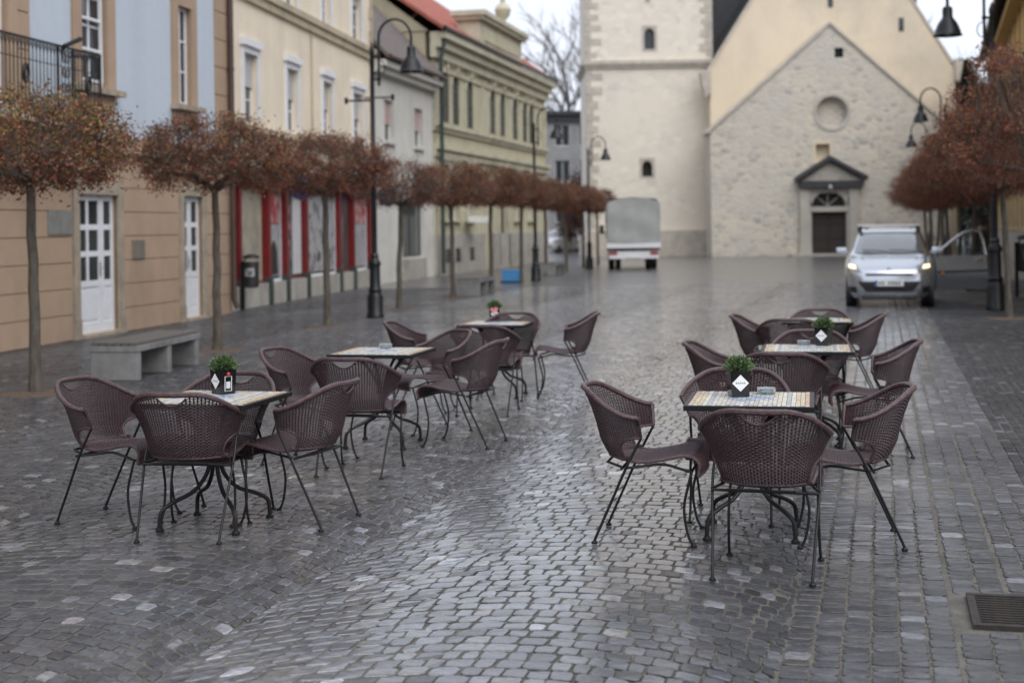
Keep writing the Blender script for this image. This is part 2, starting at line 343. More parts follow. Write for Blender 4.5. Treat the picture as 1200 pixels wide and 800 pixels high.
QA = .585+6*.112; WC, RR, DD = 2.3, 1.6, .106                         # segmental arcs
am = math.asin(WC/2/RR)
for k in range(6):
    qc = QA+WC*(k+.5); n = int((PMAX-PMIN)/DD)
    for r in range(n):
        p0 = PMIN+r*DD; off = rng.uniform(0, 1)
        st = .100/RR; a = -am-st*off
        while a < am:
            da = st*rng.uniform(.72, 1.32); a0, a1 = max(a, -am), min(a+da, am); a += da
            if a1-a0 < st*.3: continue
            f = lambda al, pp: PQ(pp+RR*math.cos(al+.13)-RR, qc+RR*math.sin(al))
            x, y = f((a0+a1)/2, p0)
            if not keep(x, y): continue
            put([f(a1, p0), f(a0, p0), f(a0, p0+DD), f(a1, p0+DD)], 2)
q = -.006
for k in range(75):                                                    # small setts of the right-hand pavement
    column(q-.078, q, .075, 3); q -= .078
C = np.array([c for c, k in quads]); K = np.array([k for c, k in quads]); n = len(C)
cen = C.mean(1, keepdims=True)
C = cen+(C-cen)*(1-.0075/np.linalg.norm(C-cen, axis=2, keepdims=True).clip(.02)*.85)
C += rng.normal(0, .0036, C.shape)
h = rng.normal(0, .0011, n)-np.where(K == 1, .002, 0)-.002
tilt = rng.normal(0, .011, (n, 1, 2))
und = .0035*(np.sin(cen[:, 0, 0]*2.1+cen[:, 0, 1]*1.3)+np.sin(cen[:, 0, 1]*2.9-cen[:, 0, 0]*1.2))/2
h += und
top = cen+(C-cen)*.93
zt = h[:, None]+((top-cen)*tilt).sum(2)
zm = h[:, None]-.003+((C-cen)*tilt).sum(2)
V = np.zeros((n, 12, 3)); V[:, 0:4, :2] = C; V[:, 0:4, 2] = -.028; V[:, 4:8, :2] = C; V[:, 4:8, 2] = zm; V[:, 8:12, :2] = top; V[:, 8:12, 2] = zt
Fb = np.array([[i, (i+1) % 4, 4+(i+1) % 4, 4+i] for i in range(4)]+[[4+i, 4+(i+1) % 4, 8+(i+1) % 4, 8+i] for i in range(4)]+[[8, 9, 10, 11]])
base = rng.uniform(.03, .068, n)*np.where(K == 3, .8, 1)*np.where(K == 1, .75, 1)
tint = np.stack([np.ones(n)*rng.normal(.985, .02, n), np.ones(n), rng.normal(1.09, .03, n)], 1)  # raised blue share: sky reflection worked into the stone colour
warm = rng.random(n) < .10; tint[warm] *= np.array([1.06, 1.0, .92])
wh = rng.random(n) < .06; base[wh] = rng.uniform(.07, .19, wh.sum()); base[rng.random(n) < .06] *= .7
moss = np.array([math.sin(x*1.7+y*.9)+math.sin(y*2.3-x*1.1)+math.sin(x*.6)*.8 for x, y in cen[:, 0]])
base *= 1-.12*np.clip(moss, 0, 2)/2
cols = base[:, None]*tint
qq = np.array([inv(x, y)[1] for x, y in cen[:, 0]]); yy = cen[:, 0, 1]       # wheel-polished middle with painted sky sheen, dull dirty margins
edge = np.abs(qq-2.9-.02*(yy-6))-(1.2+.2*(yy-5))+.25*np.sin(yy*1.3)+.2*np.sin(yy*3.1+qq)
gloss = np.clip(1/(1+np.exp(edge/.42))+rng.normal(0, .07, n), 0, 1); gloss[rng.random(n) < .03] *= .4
cols = np.concatenate([cols*(.72+1.15*gloss[:, None]*(K != 3)[:, None]), gloss[:, None]], 1)  # paler towards the middle: sky sheen put into the stone colour
depth = cen[:, 0, 1]; u = cen[:, 0, 0]/depth*FPX
order = np.argsort(np.where(np.abs(u) < 590, depth, 1e6)+np.where(depth < 5.35, 1e3, 0))
ind = set(order[:300].tolist()); mask = np.ones(n, bool); mask[list(ind)] = False
street = MB(); a, b, c_, d_ = PQ(-8, 17), PQ(-8, -10), PQ(33, -10), PQ(33, 17)
street.add([(*a, -.0085), (*b, -.0085), (*c_, -.0085), (*d_, -.0085)], [(0, 1, 2, 3)])
street = tag(street.build('street', M['joint']), kind='structure')
def worn(idx):                                          # eight-cornered stones: the corners worn off
    c4, z4, t4, k4 = C[idx], zm[idx], top[idx], zt[idx]; m = len(idx)
    def cut(P, f):
        nx, pv = np.roll(P, -1, 1), np.roll(P, 1, 1); return np.stack([P+(pv-P)*f, P+(nx-P)*f], 2).reshape(m, 8, -1)
    f = rng.uniform(.07, .2, (m, 4, 1)); o3 = np.concatenate([c4, z4[..., None]], 2); i3 = np.concatenate([t4, k4[..., None]], 2)
    o8, i8 = cut(o3, f), cut(i3, f*1.15); i8[..., 2] += rng.normal(0, .0007, (m, 8)); b8 = o8.copy(); b8[..., 2] = -.028
    return np.concatenate([b8, o8, i8], 1)
F8 = np.array([[i, (i+1) % 8, 8+(i+1) % 8, 8+i] for i in range(8)]+[[8+i, 8+(i+1) % 8, 16+(i+1) % 8, 16+i] for i in range(8)]+[[16, 17, 18, 19], [16, 19, 20, 23], [20, 21, 22, 23]])
def emit_rest(msk, name, m, near=True):
    if near:
        idx = np.nonzero(msk & (depth < 15))[0]; kk = len(idx)
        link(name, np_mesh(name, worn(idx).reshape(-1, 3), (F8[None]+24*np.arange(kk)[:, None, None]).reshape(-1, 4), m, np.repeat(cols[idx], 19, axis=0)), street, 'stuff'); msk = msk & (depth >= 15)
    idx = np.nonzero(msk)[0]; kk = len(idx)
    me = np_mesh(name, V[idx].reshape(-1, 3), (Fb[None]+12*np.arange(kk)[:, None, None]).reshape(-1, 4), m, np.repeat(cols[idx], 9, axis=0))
    return link(name, me, street, 'stuff')
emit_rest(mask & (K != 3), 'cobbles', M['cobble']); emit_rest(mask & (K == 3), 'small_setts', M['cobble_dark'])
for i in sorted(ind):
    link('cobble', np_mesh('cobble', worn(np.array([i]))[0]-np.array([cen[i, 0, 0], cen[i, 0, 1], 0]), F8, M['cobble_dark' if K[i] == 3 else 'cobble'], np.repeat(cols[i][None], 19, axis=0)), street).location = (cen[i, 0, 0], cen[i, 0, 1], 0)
# paving farther off, where single stones can no longer be told apart
sq = MB(); sq.add([(-40, 40, -.006), (60, 40, -.006), (60, 140, -.006), (-40, 140, -.006)], [(0, 1, 2, 3)])
sq.add([(-40, 12, -.02), (40, 12, -.02), (40, 40, -.02), (-40, 40, -.02)], [(0, 1, 2, 3)])
tag(sq.build('church_square', M['far_setts']), kind='structure')
# drain grate
gx, gy = PQ((gr_p0+gr_p1)/2, (gr_q0+gr_q1)/2)
gt = thing('drain_grate', 'rusty dark iron drain grate set in the cobbled gutter', 'drain', (gx, gy, -.004), -ST)
L_, W_ = (gr_p1-gr_p0)/2, (gr_q0-gr_q1)/2
mat('rust_iron', (.014, .011, .010), (.03, .022, .018), rough=.7, scale=18, bump=.3)
mat('pit_shade', (.006, .006, .006), rough=.9)
fr = MB()
for y0, y1 in ((-L_, -L_+.035), (L_-.035, L_)): fr.box(-W_, W_, y0, y1, -.03, .018)
for x0, x1 in ((-W_, -W_+.035), (W_-.035, W_), (-.02, .02)): fr.box(x0, x1, -L_+.036, L_-.036, -.03, .016)
fr.build('frame', M['rust_iron'], gt)
MB().box(-W_+.01, W_-.01, -L_+.01, L_-.01, -.045, -.028).build('pit', M['pit_shade'], gt)  # near-black slab: the shade down the drain given as colour
bar_me = MB().box(-W_+.036, W_-.036, -.006, .006, -.024, .012).mesh('bar', M['rust_iron'])
k = 12
for i in range(k): link('bar', bar_me, gt).location = (0, -L_+.05+(2*L_-.1)*i/(k-1), 0)
# fallen leaves and crumbs
nl = 420; lv = []; lf = []; lc = []
for i in range(nl):
    if rng.random() < .6: x, y = PQ(rng.uniform(-3, 15), rng.uniform(-.5, 9))
    else: pp = G(rng.uniform(0, 420), rng.uniform(370, 520)); x, y = pp.x, pp.y
    s_ = rng.uniform(.008, .022); a = rng.uniform(0, 6.28); e = np.array([math.cos(a), math.sin(a)])*s_; f2 = np.array([-e[1], e[0]])*.6
    b0 = len(lv); zz = .004
    for v2, dz in ((e, 0), (f2, .006), (-e, .001), (-f2, .007)): lv.append((x+v2[0], y+v2[1], zz+dz))
    lf.append((b0, b0+1, b0+2, b0+3)); lc.append([(.16, .075, .04), (.22, .13, .05), (.09, .05, .035), (.45, .43, .4)][rng.choice(4, p=[.45, .25, .24, .06])])
o = link('fallen_leaves', np_mesh('fallen_leaves', np.array(lv), np.array(lf), M['leaf_brown'], np.array(lc)), None, 'stuff')
tag(o, 'small brown fallen leaves scattered over the wet cobbles', 'leaves')
# ================================================================== buildings
class Facade:
    """local frame: x along the facade, -y towards the street, z up"""
    def __init__(s, p0, p1, name, label, cat='house'):
        s.p0, s.p1 = Vector((p0.x, p0.y, 0)), Vector((p1.x, p1.y, 0)); s.d = (s.p1-s.p0).normalized(); s.L = (s.p1-s.p0).length
        s.n = Vector((-s.d.y, s.d.x, 0))
        s.root = thing(name, label, cat, s.p0, math.atan2(s.d.y, s.d.x))
    def F(s, px, py, y=0.0):
        r = ray(px, py); o = s.p0+s.n*y; t = s.n.dot(o)/s.n.dot(Vector((r.x, r.y, 0)))
        h = Vector((r.x*t, r.y*t, 0)); return (h-s.p0).dot(s.d), EYE+r.z*t
    def rect(s, pl, pr, pt, pb):           # opening from pixel columns and the rows at their middle
        m = (pl+pr)/2; return s.F(pl, (pt+pb)/2)[0], s.F(pr, (pt+pb)/2)[0], s.F(m, pb)[1], s.F(m, pt)[1]
def wall_mb(L, H, ops, depth=.22, z0=0.0, x0=0.0, y=0.0):
    mb = MB(); xs = sorted({x0, L}|{o[0] for o in ops}|{o[1] for o in ops}); zs = sorted({z0, H}|{o[2] for o in ops}|{o[3] for o in ops})
    for i in range(len(xs)-1):
        for j in range(len(zs)-1):
            cx, cz = (xs[i]+xs[i+1])/2, (zs[j]+zs[j+1])/2
            if any(o[0] < cx < o[1] and o[2] < cz < o[3] for o in ops): continue
            mb.add([(xs[i], y, zs[j]), (xs[i+1], y, zs[j]), (xs[i+1], y, zs[j+1]), (xs[i], y, zs[j+1])], [(0, 1, 2, 3)])
    for a, b, c, d in ops:
        y1 = y+depth
        mb.add([(a, y, c), (b, y, c), (b, y, d), (a, y, d), (a, y1, c), (b, y1, c), (b, y1, d), (a, y1, d)], [(0, 4, 5, 1), (1, 5, 6, 2), (2, 6, 7, 3), (3, 7, 4, 0)])
    return mb
def window(root, x0, x1, z0, z1, cols=2, rows=3, y=.13, fm='white_paint', bar=.06, mull=.035, gm='glass_dark', blind=None, bm='blind', name='window', zsplit=None):
    f = MB(); t = .05
    f.box(x0, x0+bar, y, y+t, z0, z1); f.box(x1-bar, x1, y, y+t, z0, z1); f.box(x0+bar, x1-bar, y, y+t, z0, z0+bar); f.box(x0+bar, x1-bar, y, y+t, z1-bar, z1)
    ix0, ix1, iz0, iz1 = x0+bar, x1-bar, z0+bar, z1-bar
    for i in range(1, cols):
        c = ix0+(ix1-ix0)*i/cols; wv = bar*.8 if cols == 2 else mull; f.box(c-wv/2, c+wv/2, y+.002, y+t, iz0, iz1)
    for j in range(1, rows):
        c = iz0+(iz1-iz0)*j/rows; f.box(ix0, ix1, y+.006, y+t-.004, c-mull/2, c+mull/2)
    o = f.build(name, M[fm], root)
    for i in range(cols):
        for j in range(rows):
            a, b = ix0+(ix1-ix0)*i/cols, ix0+(ix1-ix0)*(i+1)/cols; c, d = iz0+(iz1-iz0)*j/rows, iz0+(iz1-iz0)*(j+1)/rows
            MB().box(a, b, y+.025, y+.033, c, d).build('pane', M[gm], o)
    if blind:
        zb = z1-(z1-z0)*blind; bl = MB(); kk = max(4, int((z1-zb)/.05))
        for i in range(kk): a = zb+(z1-zb)*i/kk; bl.add([(x0+.01, y-.012, a), (x1-.01, y-.012, a), (x1-.01, y-.028, a+(z1-zb)/kk*.5), (x0+.01, y-.028, a+(z1-zb)/kk*.5), (x1-.01, y-.012, a+(z1-zb)/kk), (x0+.01, y-.012, a+(z1-zb)/kk)], [(0, 1, 2, 3), (3, 2, 4, 5)])
        bl.box(x0+.01, x1-.01, y-.034, y-.008, zb-.03, zb).build('blind', M[bm], o)
    return o
def surround(root, x0, x1, z0, z1, wd, m, proud=.05, head=0, sill=True, bottom=False, name='window_surround'):
    s = MB(); s.box(x0-wd, x0, -proud, .02, z0, z1+wd); s.box(x1, x1+wd, -proud, .02, z0, z1+wd); s.box(x0, x1, -proud, .02, z1, z1+wd)
    if head: s.box(x0-wd-.05, x1+wd+.05, -proud-.07, .02, z1+wd+.002, z1+wd+head)
    o = s.build(name, M[m], root)
    if sill: MB().box(x0-wd-.06, x1+wd+.06, -proud-.09, .1, z0-.09, z0-.002).build('sill', M[m], o)
    return o
def body(root, L, H, depth, m, y0=.23):
    return MB().box(.001, L-.001, y0, depth, 0, H-.002).build('body', M[m], root)
def pitched(root, L, H, depth, rise, m, over=.45, x0=-.1, x1=None, th=.14, name='roof', eave_drop=.1):
    x1 = L+.1 if x1 is None else x1; r = MB(); yr = depth/2
    r.add([(x0, -over, H-eave_drop), (x1, -over, H-eave_drop), (x1, yr, H+rise), (x0, yr, H+rise), (x0, depth+over, H-eave_drop), (x1, depth+over, H-eave_drop),
           (x0, -over, H-eave_drop+th), (x1, -over, H-eave_drop+th), (x1, yr, H+rise+th), (x0, yr, H+rise+th), (x0, depth+over, H-eave_drop+th), (x1, depth+over, H-eave_drop+th)],
          [(0, 3, 2, 1), (3, 4, 5, 2), (6, 7, 8, 9), (9, 8, 11, 10), (0, 1, 7, 6), (4, 10, 11, 5), (1, 2, 8, 7), (2, 5, 11, 8), (0, 6, 9, 3), (3, 9, 10, 4)])
    o = r.build(name, M[m], root)
    for xx, s_ in ((.002, 1), (L-.002, -1)):
        MB().add([(xx, .1, H), (xx, depth-.1, H), (xx, yr, H+rise-.02), (xx+.1*s_, .1, H), (xx+.1*s_, depth-.1, H), (xx+.1*s_, yr, H+rise-.02)], [(0, 1, 2), (5, 4, 3), (0, 2, 5, 3), (1, 4, 5, 2)]).build('gable', root.children[0].data.materials[0], root)
    return o
def door_leafs(root, x0, x1, z0, z1, fm='white_paint', split=.68, y=.07):
    """glazed double door: six panes in the wide leaf, three in the narrow one, panels below"""
    xs = x0+(x1-x0)*split
    for a, b, cols in ((x0, xs-.006, 2), (xs+.006, x1, 1)):
        zp = z0+(z1-z0)*.36; st = .085; f = MB()
        f.box(a, a+st, y, y+.05, z0, z1); f.box(b-st, b, y, y+.05, z0, z1); f.box(a+st, b-st, y, y+.05, z1-.1, z1); f.box(a+st, b-st, y, y+.05, zp-.06, zp+.04); f.box(a+st, b-st, y, y+.05, z0, z0+.16)
        f.box(a+st+.004, b-st-.004, y+.018, y+.034, z0+.1, zp); f.box(a+st+.05, b-st-.05, y+.008, y+.02, z0+.22, zp-.12)
        gx0, gx1, gz0, gz1 = a+st, b-st, zp+.04, z1-.1
        for i in range(1, cols): c = gx0+(gx1-gx0)*i/cols; f.box(c-.035, c+.035, y+.002, y+.05, gz0, gz1)
        for j in (1, 2): c = gz0+(gz1-gz0)*j/3; f.box(gx0, gx1, y+.004, y+.048, c-.045, c+.045)
        o = f.build('door', M[fm], root)
        for i in range(cols):
            for j in range(3): MB().box(gx0+(gx1-gx0)*i/cols, gx0+(gx1-gx0)*(i+1)/cols, y+.02, y+.03, gz0+(gz1-gz0)*j/3, gz0+(gz1-gz0)*(j+1)/3).build('pane', M['glass_dark'], o)
        if cols == 2: MB().box(b-.06, b-.03, y-.012, y, zp+.1, zp+.34).tube([(b-.045, y-.01, zp+.24), (b-.045, y-.05, zp+.24), (b-.14, y-.055, zp+.24)], .009).build('handle', M['brass_plate'], o)
# ------------------------------------------------------------------ tan and blue house
T = Facade(TANS, TAN1, 'tan_house', 'tan rusticated house with pale blue upper storey and iron balcony'); R = T.root; H = 9.0
d1 = T.rect(92, 137.5, 228, 396); d1 = (d1[0], d1[1], .06, d1[3]); d2 = T.rect(215, 237, 230, 377); d2 = (d2[0], d2[1], .06, d2[3])
w1 = T.rect(92, 123, -60, 98); w2 = T.rect(206.5, 222, 16, 123)
w0 = (w1[0]-3.2, w1[1]-3.2, w1[2]-.75, w1[3])
wz = min(w1[2], w2[2]); w1 = (w1[0], w1[1], wz, wz+2.0); w2 = (w2[0], w2[1], wz, wz+1.85); w0 = (w0[0], w0[1], wz-.7, wz+2.0)
wall_mb(T.L, H, [d1, d2, w0, w1, w2], .26).build('wall', M['tan_plaster'], R)
body(R, T.L, H, 9, 'tan_plaster', .27); pitched(R, T.L, H, 9.2, 3.5, 'tile_red')
for d in (d1, d2):
    s = MB(); s.box(d[0]-.2, d[0], -.04, .05, 0, d[3]+.22); s.box(d[1], d[1]+.2, -.04, .05, 0, d[3]+.22); s.box(d[0], d[1], -.04, .05, d[3], d[3]+.22)
    s.box(d[0]-.23, d[0]-.01, -.06, .0, 0, .32); s.box(d[1]+.01, d[1]+.23, -.06, .0, 0, .32)
    s.build('door_surround', M['stone_trim'], R); MB().box(d[0], d[1], -.12, .26, 0, .058).build('threshold', M['stone_trim'], R)
door_leafs(R, *d1); door_leafs(R, *d2, split=.5)
ledge = 3.05; ch_, zz = .41, .0                                           # rusticated courses of the ground floor
gaps = sorted([(d[0]-.235, d[1]+.235) for d in (d1, d2)])
row = 0
while zz < ledge-.1:
    z1 = min(zz+ch_, ledge-.02); x = 0.0; segs = []
    for a, b in gaps: segs.append((x, a)); x = b
    segs.append((x, T.L-.005))
    for a, b in segs:
        pier = 1.15
        cuts = [a, b] if b-a < 2.2 else [a]+list(np.linspace(a, b, max(2, int((b-a)/2.6)+1))[1:-1])+[b]
        for c0, c1 in zip(cuts[:-1], cuts[1:]): MB().box(c0+.006, c1-.006, -.022, .01, zz+.008, z1-.008).build('plaster_block', M['tan_plaster'], R)
    zz += ch_; row += 1
for d in (d1, d2):
    if ledge-d[3] > .3: MB().box(d[0]-.23, d[1]+.23, -.02, .01, d[3]+.235, ledge-.03).build('plaster_block', M['tan_plaster'], R)
MB().box(-.02, T.L+.05, -.10, .05, ledge, ledge+.12).box(-.02, T.L+.05, -.06, .05, ledge+.122, ledge+.26).build('string_course', M['tan_plaster'], R)
def wb(a, b): return MB().box(a, b, -.012, .01, ledge+.27, H-.02)
pl = [T.F(33, 60)[0], T.F(250, 60)[0]]
bx = [(pl[0], w1[0]-.29, ), (w1[1]+.29, w2[0]-.27), (w2[1]+.27, pl[1])]
for a, b in bx: wb(a, b).build('blue_panel', M['blue_plaster'], R)
for a, b, ww in ((w1[0]-.29, w1[1]+.29, w1), (w2[0]-.27, w2[1]+.27, w2)):
    MB().box(a, b, -.012, .01, ww[3]+.33, H-.02).build('blue_panel', M['blue_plaster'], R)
    MB().box(a+.15, b-.15, -.012, .01, ledge+.27, ww[2]-.28).build('blue_panel', M['blue_plaster'], R)
for a, b in ((pl[1], T.L), (-.02, w0[0]-.3), (w0[1]+.3, pl[0])):                      # tan pilasters with joints
    z = ledge+.27
    while z < H-.3: MB().box(a+.008, b-.008, -.035, .01, z+.008, z+.55).build('plaster_block', M['tan_plaster'], R); z += .56
for ww, wd in ((w0, .27), (w1, .27), (w2, .25)):
    s = MB(); s.box(ww[0]-wd, ww[0], -.06, .02, ww[2]-.02, ww[3]+wd); s.box(ww[1], ww[1]+wd, -.06, .02, ww[2]-.02, ww[3]+wd); s.box(ww[0], ww[1], -.06, .02, ww[3], ww[3]+wd)
    s.box(ww[0]-wd+.04, ww[1]+wd-.04, -.05, .02, ww[2]-.36, ww[2]-.13)
    s.build('window_surround', M['tan_plaster'], R)
    MB().box(ww[0]-wd-.08, ww[1]+wd+.08, -.2, .1, ww[2]-.12, ww[2]-.022).build('sill', M['stone_trim'], R)
window(R, *w0, 2, 4, y=.05); window(R, *w2, 2, 3, y=.06)
o = window(R, *w1, 2, 4, y=.06)
tl = MB(); a, b = w1[0]+.08, w1[1]-.1; c, e = w1[2]+.1, w1[3]-.1                       # the casement that stands tilted open
def tp(x, z): return (x+(z-c)*-.07, .03+(z-c)*-.02, z)
for p, q2 in (((a, c), (b, c)), ((a, e), (b, e)), ((a, c), (a, e)), ((b, c), (b, e)), ((a, c+.5), (b, c+.5)), ((a, c+1.0), (b, c+1.0)), ((a, c+1.45), (b, c+1.45))): tl.bar(tp(*p), tp(*q2), .045)
tl.build('casement', M['white_paint'], o)
# wall plates, downpipe
p = T.rect(54, 82, 247, 275); xm = (p[0]+p[1])/2
for a, b in ((p[0], xm-.004), (xm+.004, p[1])): MB().box(a, b, -.045, -.024, p[2], p[3], ch=.004).build('wall_plate', M['grey_plate'], R)
p = T.rect(153, 167, 281, 303); MB().box(p[0], p[1], -.05, -.024, p[2], p[3], ch=.004).build('name_plate', M['brass_plate'], R)
dp = MB(); xp = T.L-.16; dp.tube([(xp, -.12, 2.6), (xp, -.12, H+.1)], .06, 10); 
for z in (3.4, 5.0, 6.9): dp.lathe([(.075, -.02), (.075, .02)], 10, (xp, -.12, z)).box(xp-.015, xp+.015, -.1, -.03, z-.015, z+.015)
dp.tube([(xp, -.12, 2.6), (xp, -.12, .3), (xp, -.2, .12)], .055, 10); dp.build('downpipe', M['brown_pipe'], R, True)
# balcony
bx1 = T.F(117, 66, -.55)[0]; zr = T.F(117, 66, -.55)[1]; bx0 = bx1-3.6; zf = zr-1.02
bal = MB().box(bx0-.06, bx1+.06, -.62, -.061, zf-.16, zf).build('balcony', M['stone_trim'], R)
for bq in (bx0+.3, bx1-.6): MB().box(bq, bq+.2, -.5, -.061, zf-.5, zf-.162).build('bracket', M['stone_trim'], bal)
yb = -.55; rl = MB(); rl.bar((bx0, yb, zr), (bx1, yb, zr), .05, .03); rl.bar((bx0, yb, zf+.08), (bx1, yb, zf+.08), .03, .02); rl.bar((bx0, yb, zr-.3), (bx1, yb, zr-.3), .015, .012)
for x in (bx0, bx1): rl.bar((x, yb, zr), (x, -.03, zr), .05, .03); rl.bar((x, yb, zf+.08), (x, -.03, zf+.08), .03, .02)
for x in (bx0, bx1, bx1-.9, bx1-1.35): rl.bar((x, yb, zf), (x, yb, zr), .03)
rl.build('railing', M['iron'], bal)
bs_me = MB().tube([(0, 0, zf+.08), (0, 0, zr-.02)], .008, 5).mesh('baluster', M['iron']); ar = MB(); nb = 34
ar_me = MB().tube([(.106*(1-math.cos(a)), 0, zr-.2+.17*math.sin(a)) for a in np.linspace(0, PI, 10)], .007, 5).mesh('arch_scroll', M['iron'])
for i in range(nb):
    x = bx0+.05+i*.105
    if x < bx1-.02: link('baluster', bs_me, bal).location = (x, yb, 0)
    if i < nb-3 and x < bx1-.22: link('arch_scroll', ar_me, bal).location = (x, yb, 0)
for i in range(4): link('baluster', bs_me, bal).location = (bx1, yb+.1+i*.105, 0)
for cx in (bx1-.42, bx1-2.3):
    ov = MB(); ov.tube([(cx+.09*math.cos(a), yb-.012, zr-.5+.13*math.sin(a)) for a in np.linspace(0, 2*PI, 20)[:-1]], .016, 6, closed=True)
    ov.tube([(cx+.05*math.cos(a), yb-.012, zr-.5+.08*math.sin(a)) for a in np.linspace(0, 2*PI, 14)[:-1]], .010, 6, closed=True); ov.build('medallion', M['iron'], bal, True)
orn = MB()
for k2 in range(3):
    for s_ in (-1, 1):
        c0 = (bx1-1.125, yb-.01, zr-.18-.22*k2)
        orn.tube([(c0[0]+s_*(.02+.085*math.sin(a*.5)*math.cos(a)+.06), c0[1], c0[2]+.085*math.sin(a)*math.sin(a*.5+.3)) for a in np.linspace(0, 6.0, 22)], .011, 5)
orn.build('scroll_panel', M['iron'], bal, True)
fl = MB(); fl.tube([(bx1-1.25, yb-.05, zr+.0), (bx1-.98, yb-.18, zr+.14)], .035, 8); fl.tube([(bx1-1.25, yb, zr-.1), (bx1-1.25, yb-.05, zr)], .02, 6); fl.build('flag_holder', M['iron'], bal)
# ------------------------------------------------------------------ yellow house with red shopfront
Yf = Facade(YEL0, YEL1, 'yellow_house', 'cream yellow house with white framed windows above a red shopfront'); R = Yf.root; H = 11.5
ops = []
for l_, r_, t_, b_ in ((285, 301, 58, 138), (335.5, 348.5, 78, 153), (378, 388.5, 99, 166), (413.5, 425.5, 116, 176)): ops.append(Yf.rect(l_, r_, t_, b_))
zb = sum(o[2] for o in ops)/4; zt = sum(o[3] for o in ops)/4; ops = [(o[0], o[0]+max(.85, min(1.15, o[1]-o[0])), zb, zt) for o in ops]
up = [(o[0], o[1], zb+3.0, zt+2.9) for o in ops]
shop = [.35, Yf.L-.25, .0, 2.95]
wall_mb(Yf.L, H, ops+up+[tuple(shop)], .24).build('wall', M['yellow_plaster'], R)
body(R, Yf.L, H, 9, 'yellow_plaster', .42); pitched(R, Yf.L, H, 9.2, 3.6, 'tile_red')
for i, o_ in enumerate(ops+up):
    window(R, *o_, 2, 3, blind=.45 if i < 4 else .2); surround(R, *o_, .14, 'white_paint', .045, head=.16 if i < 4 else 0, sill=i >= 4)
zs = zb-.05
MB().box(-.02, Yf.L+.02, -.13, .04, zs-.16, zs-.03).box(-.02, Yf.L+.02, -.07, .04, zs-.28, zs-.162).build('string_course', M['yellow_trim'], R)
zs2 = Yf.F(440, 63)[1]
MB().box(-.02, Yf.L+.02, -.14, .04, zs2-.1, zs2+.06).box(-.02, Yf.L+.02, -.08, .04, zs2-.3, zs2-.102).build('string_course', M['yellow_trim'], R)
z = zs+.1; i = 0
while z < H-.4:
    wq = .42 if i % 2 else .28; MB().box(Yf.L-wq, Yf.L+.012, -.035, .03, z+.008, z+.34).build('quoin', M['yellow_trim'], R); z += .35; i += 1
xc = Yf.F(364, 100)[0]; MB().tube([(xc, -.04, zs), (xc, -.04, zs2-.3)], .022, 6).build('conduit', M['yellow_trim'], R)
zg = Yf.F(411, 110)[1]; xg = Yf.F(425, 110)[0]; MB().tube([(xg, -.03, zg), (xg, -.9, zg)], .025, 6).lathe([(.05, -.09), (.05, .09)], 8, (xg, -.9, zg)).build('sign_bracket', M['iron'], R)
# shopfront: back wall, posts, panes, posters
SX = lambda px: Yf.F(px, 300)[0]
MB().box(shop[0], shop[1], .34, .41, 0, shop[3]).build('shop_back', M['white_plaster'], R)
MB().box(shop[0]-.1, shop[1]+.1, -.12, .3, 2.72, 3.1).build('fascia', M['red_paint'], R)
posts = [(279.5, 283), (312, 319), (334, 338), (358, 362), (396, 401), (412.5, 417), (433, 436)]
for l_, r_ in posts:
    a, b = SX(l_), SX(r_); a, b = (a+b)/2-.08, (a+b)/2+.08
    o = MB().box(a, b, -.03, .2, .62, 2.72).build('shop_post', M['red_paint'], R); MB().box(a-.03, b+.03, -.07, .22, 0, .62, ch=.01).build('post_base', M['dark_green_paint'], o)
pc = [(SX(a)+SX(b))/2 for a, b in posts]; pc = [shop[0]]+pc+[shop[1]]
fills = ['glass_shop', 'display', 'poster_w', 'poster_c', 'poster_b', 'glass_shop', 'poster_w', 'door', 'white']
for i in range(len(pc)-1):
    a, b = pc[i]+.085, pc[i+1]-.085
    if b-a < .12: continue
    kd = fills[min(i, len(fills)-1)]; z0 = .5
    if kd == 'door':
        window(R, a, b, .05, 2.7, 1, 2, y=.1, fm='red_paint', bar=.12, name='shop_door', gm='glass_shop'); continue
    MB().box(a-.003, b+.003, -.02, .3, 0, z0).build('knee_wall', M['plinth'], R)
    o = window(R, a, b, z0, 2.7, 1, 1, y=.1, fm='red_paint' if i % 2 else 'white_paint', gm='display' if kd == 'display' else 'glass_shop', name='shop_window')
    if kd == 'poster_w':
        MB().box(a+.05, b-.05, .108, .12, 1.85, 2.6).build('poster', M['poster_a'], o); MB().box(a+.05, b-.05, .108, .12, .62, 1.84).build('poster', M['paper'], o)
        if i < 4: MB().prism([(a+.25*(b-a), .66), (a+.75*(b-a), .66), (a+.7*(b-a), 1.2), (a+.56*(b-a), 1.45), (a+.44*(b-a), 1.45), (a+.3*(b-a), 1.2)], .098, .107).build('poster_print', M['door_dark'], o)
    if kd == 'poster_c': MB().box(a+.05, a+.45*(b-a), .108, .12, 1.0, 2.3).build('poster', M['poster_c'], o); MB().box(a+.5*(b-a), b-.05, .108, .12, .62, 2.6).build('poster', M['blind'], o)
    if kd == 'poster_b': MB().box(a+.05, b-.05, .108, .12, .62, 2.6).build('poster', M['poster_b'], o)
for l_, r_, t_, b_ in ((341, 360, 207, 232), (446, 458, 218, 242)):
    x, zc = Yf.F((l_+r_)/2, (t_+b_)/2, -.5); s = MB(); s.lathe([(.001, -.05), (.3, -.05), (.3, .05), (.001, .05)], 20); s.v = [(x+q[2], -.55+q[0], zc+q[1]) for q in s.v]
    o = s.build('hanging_sign', M['sign_blue'], R); MB().tube([(x, -.15, zc+.46), (x, .0, zc+.46)], .015, 5).tube([(x, -.6, zc+.42), (x, -.6, zc+.46), (x, 0, zc+.46)], .015, 5).build('sign_arm', M['iron'], o)
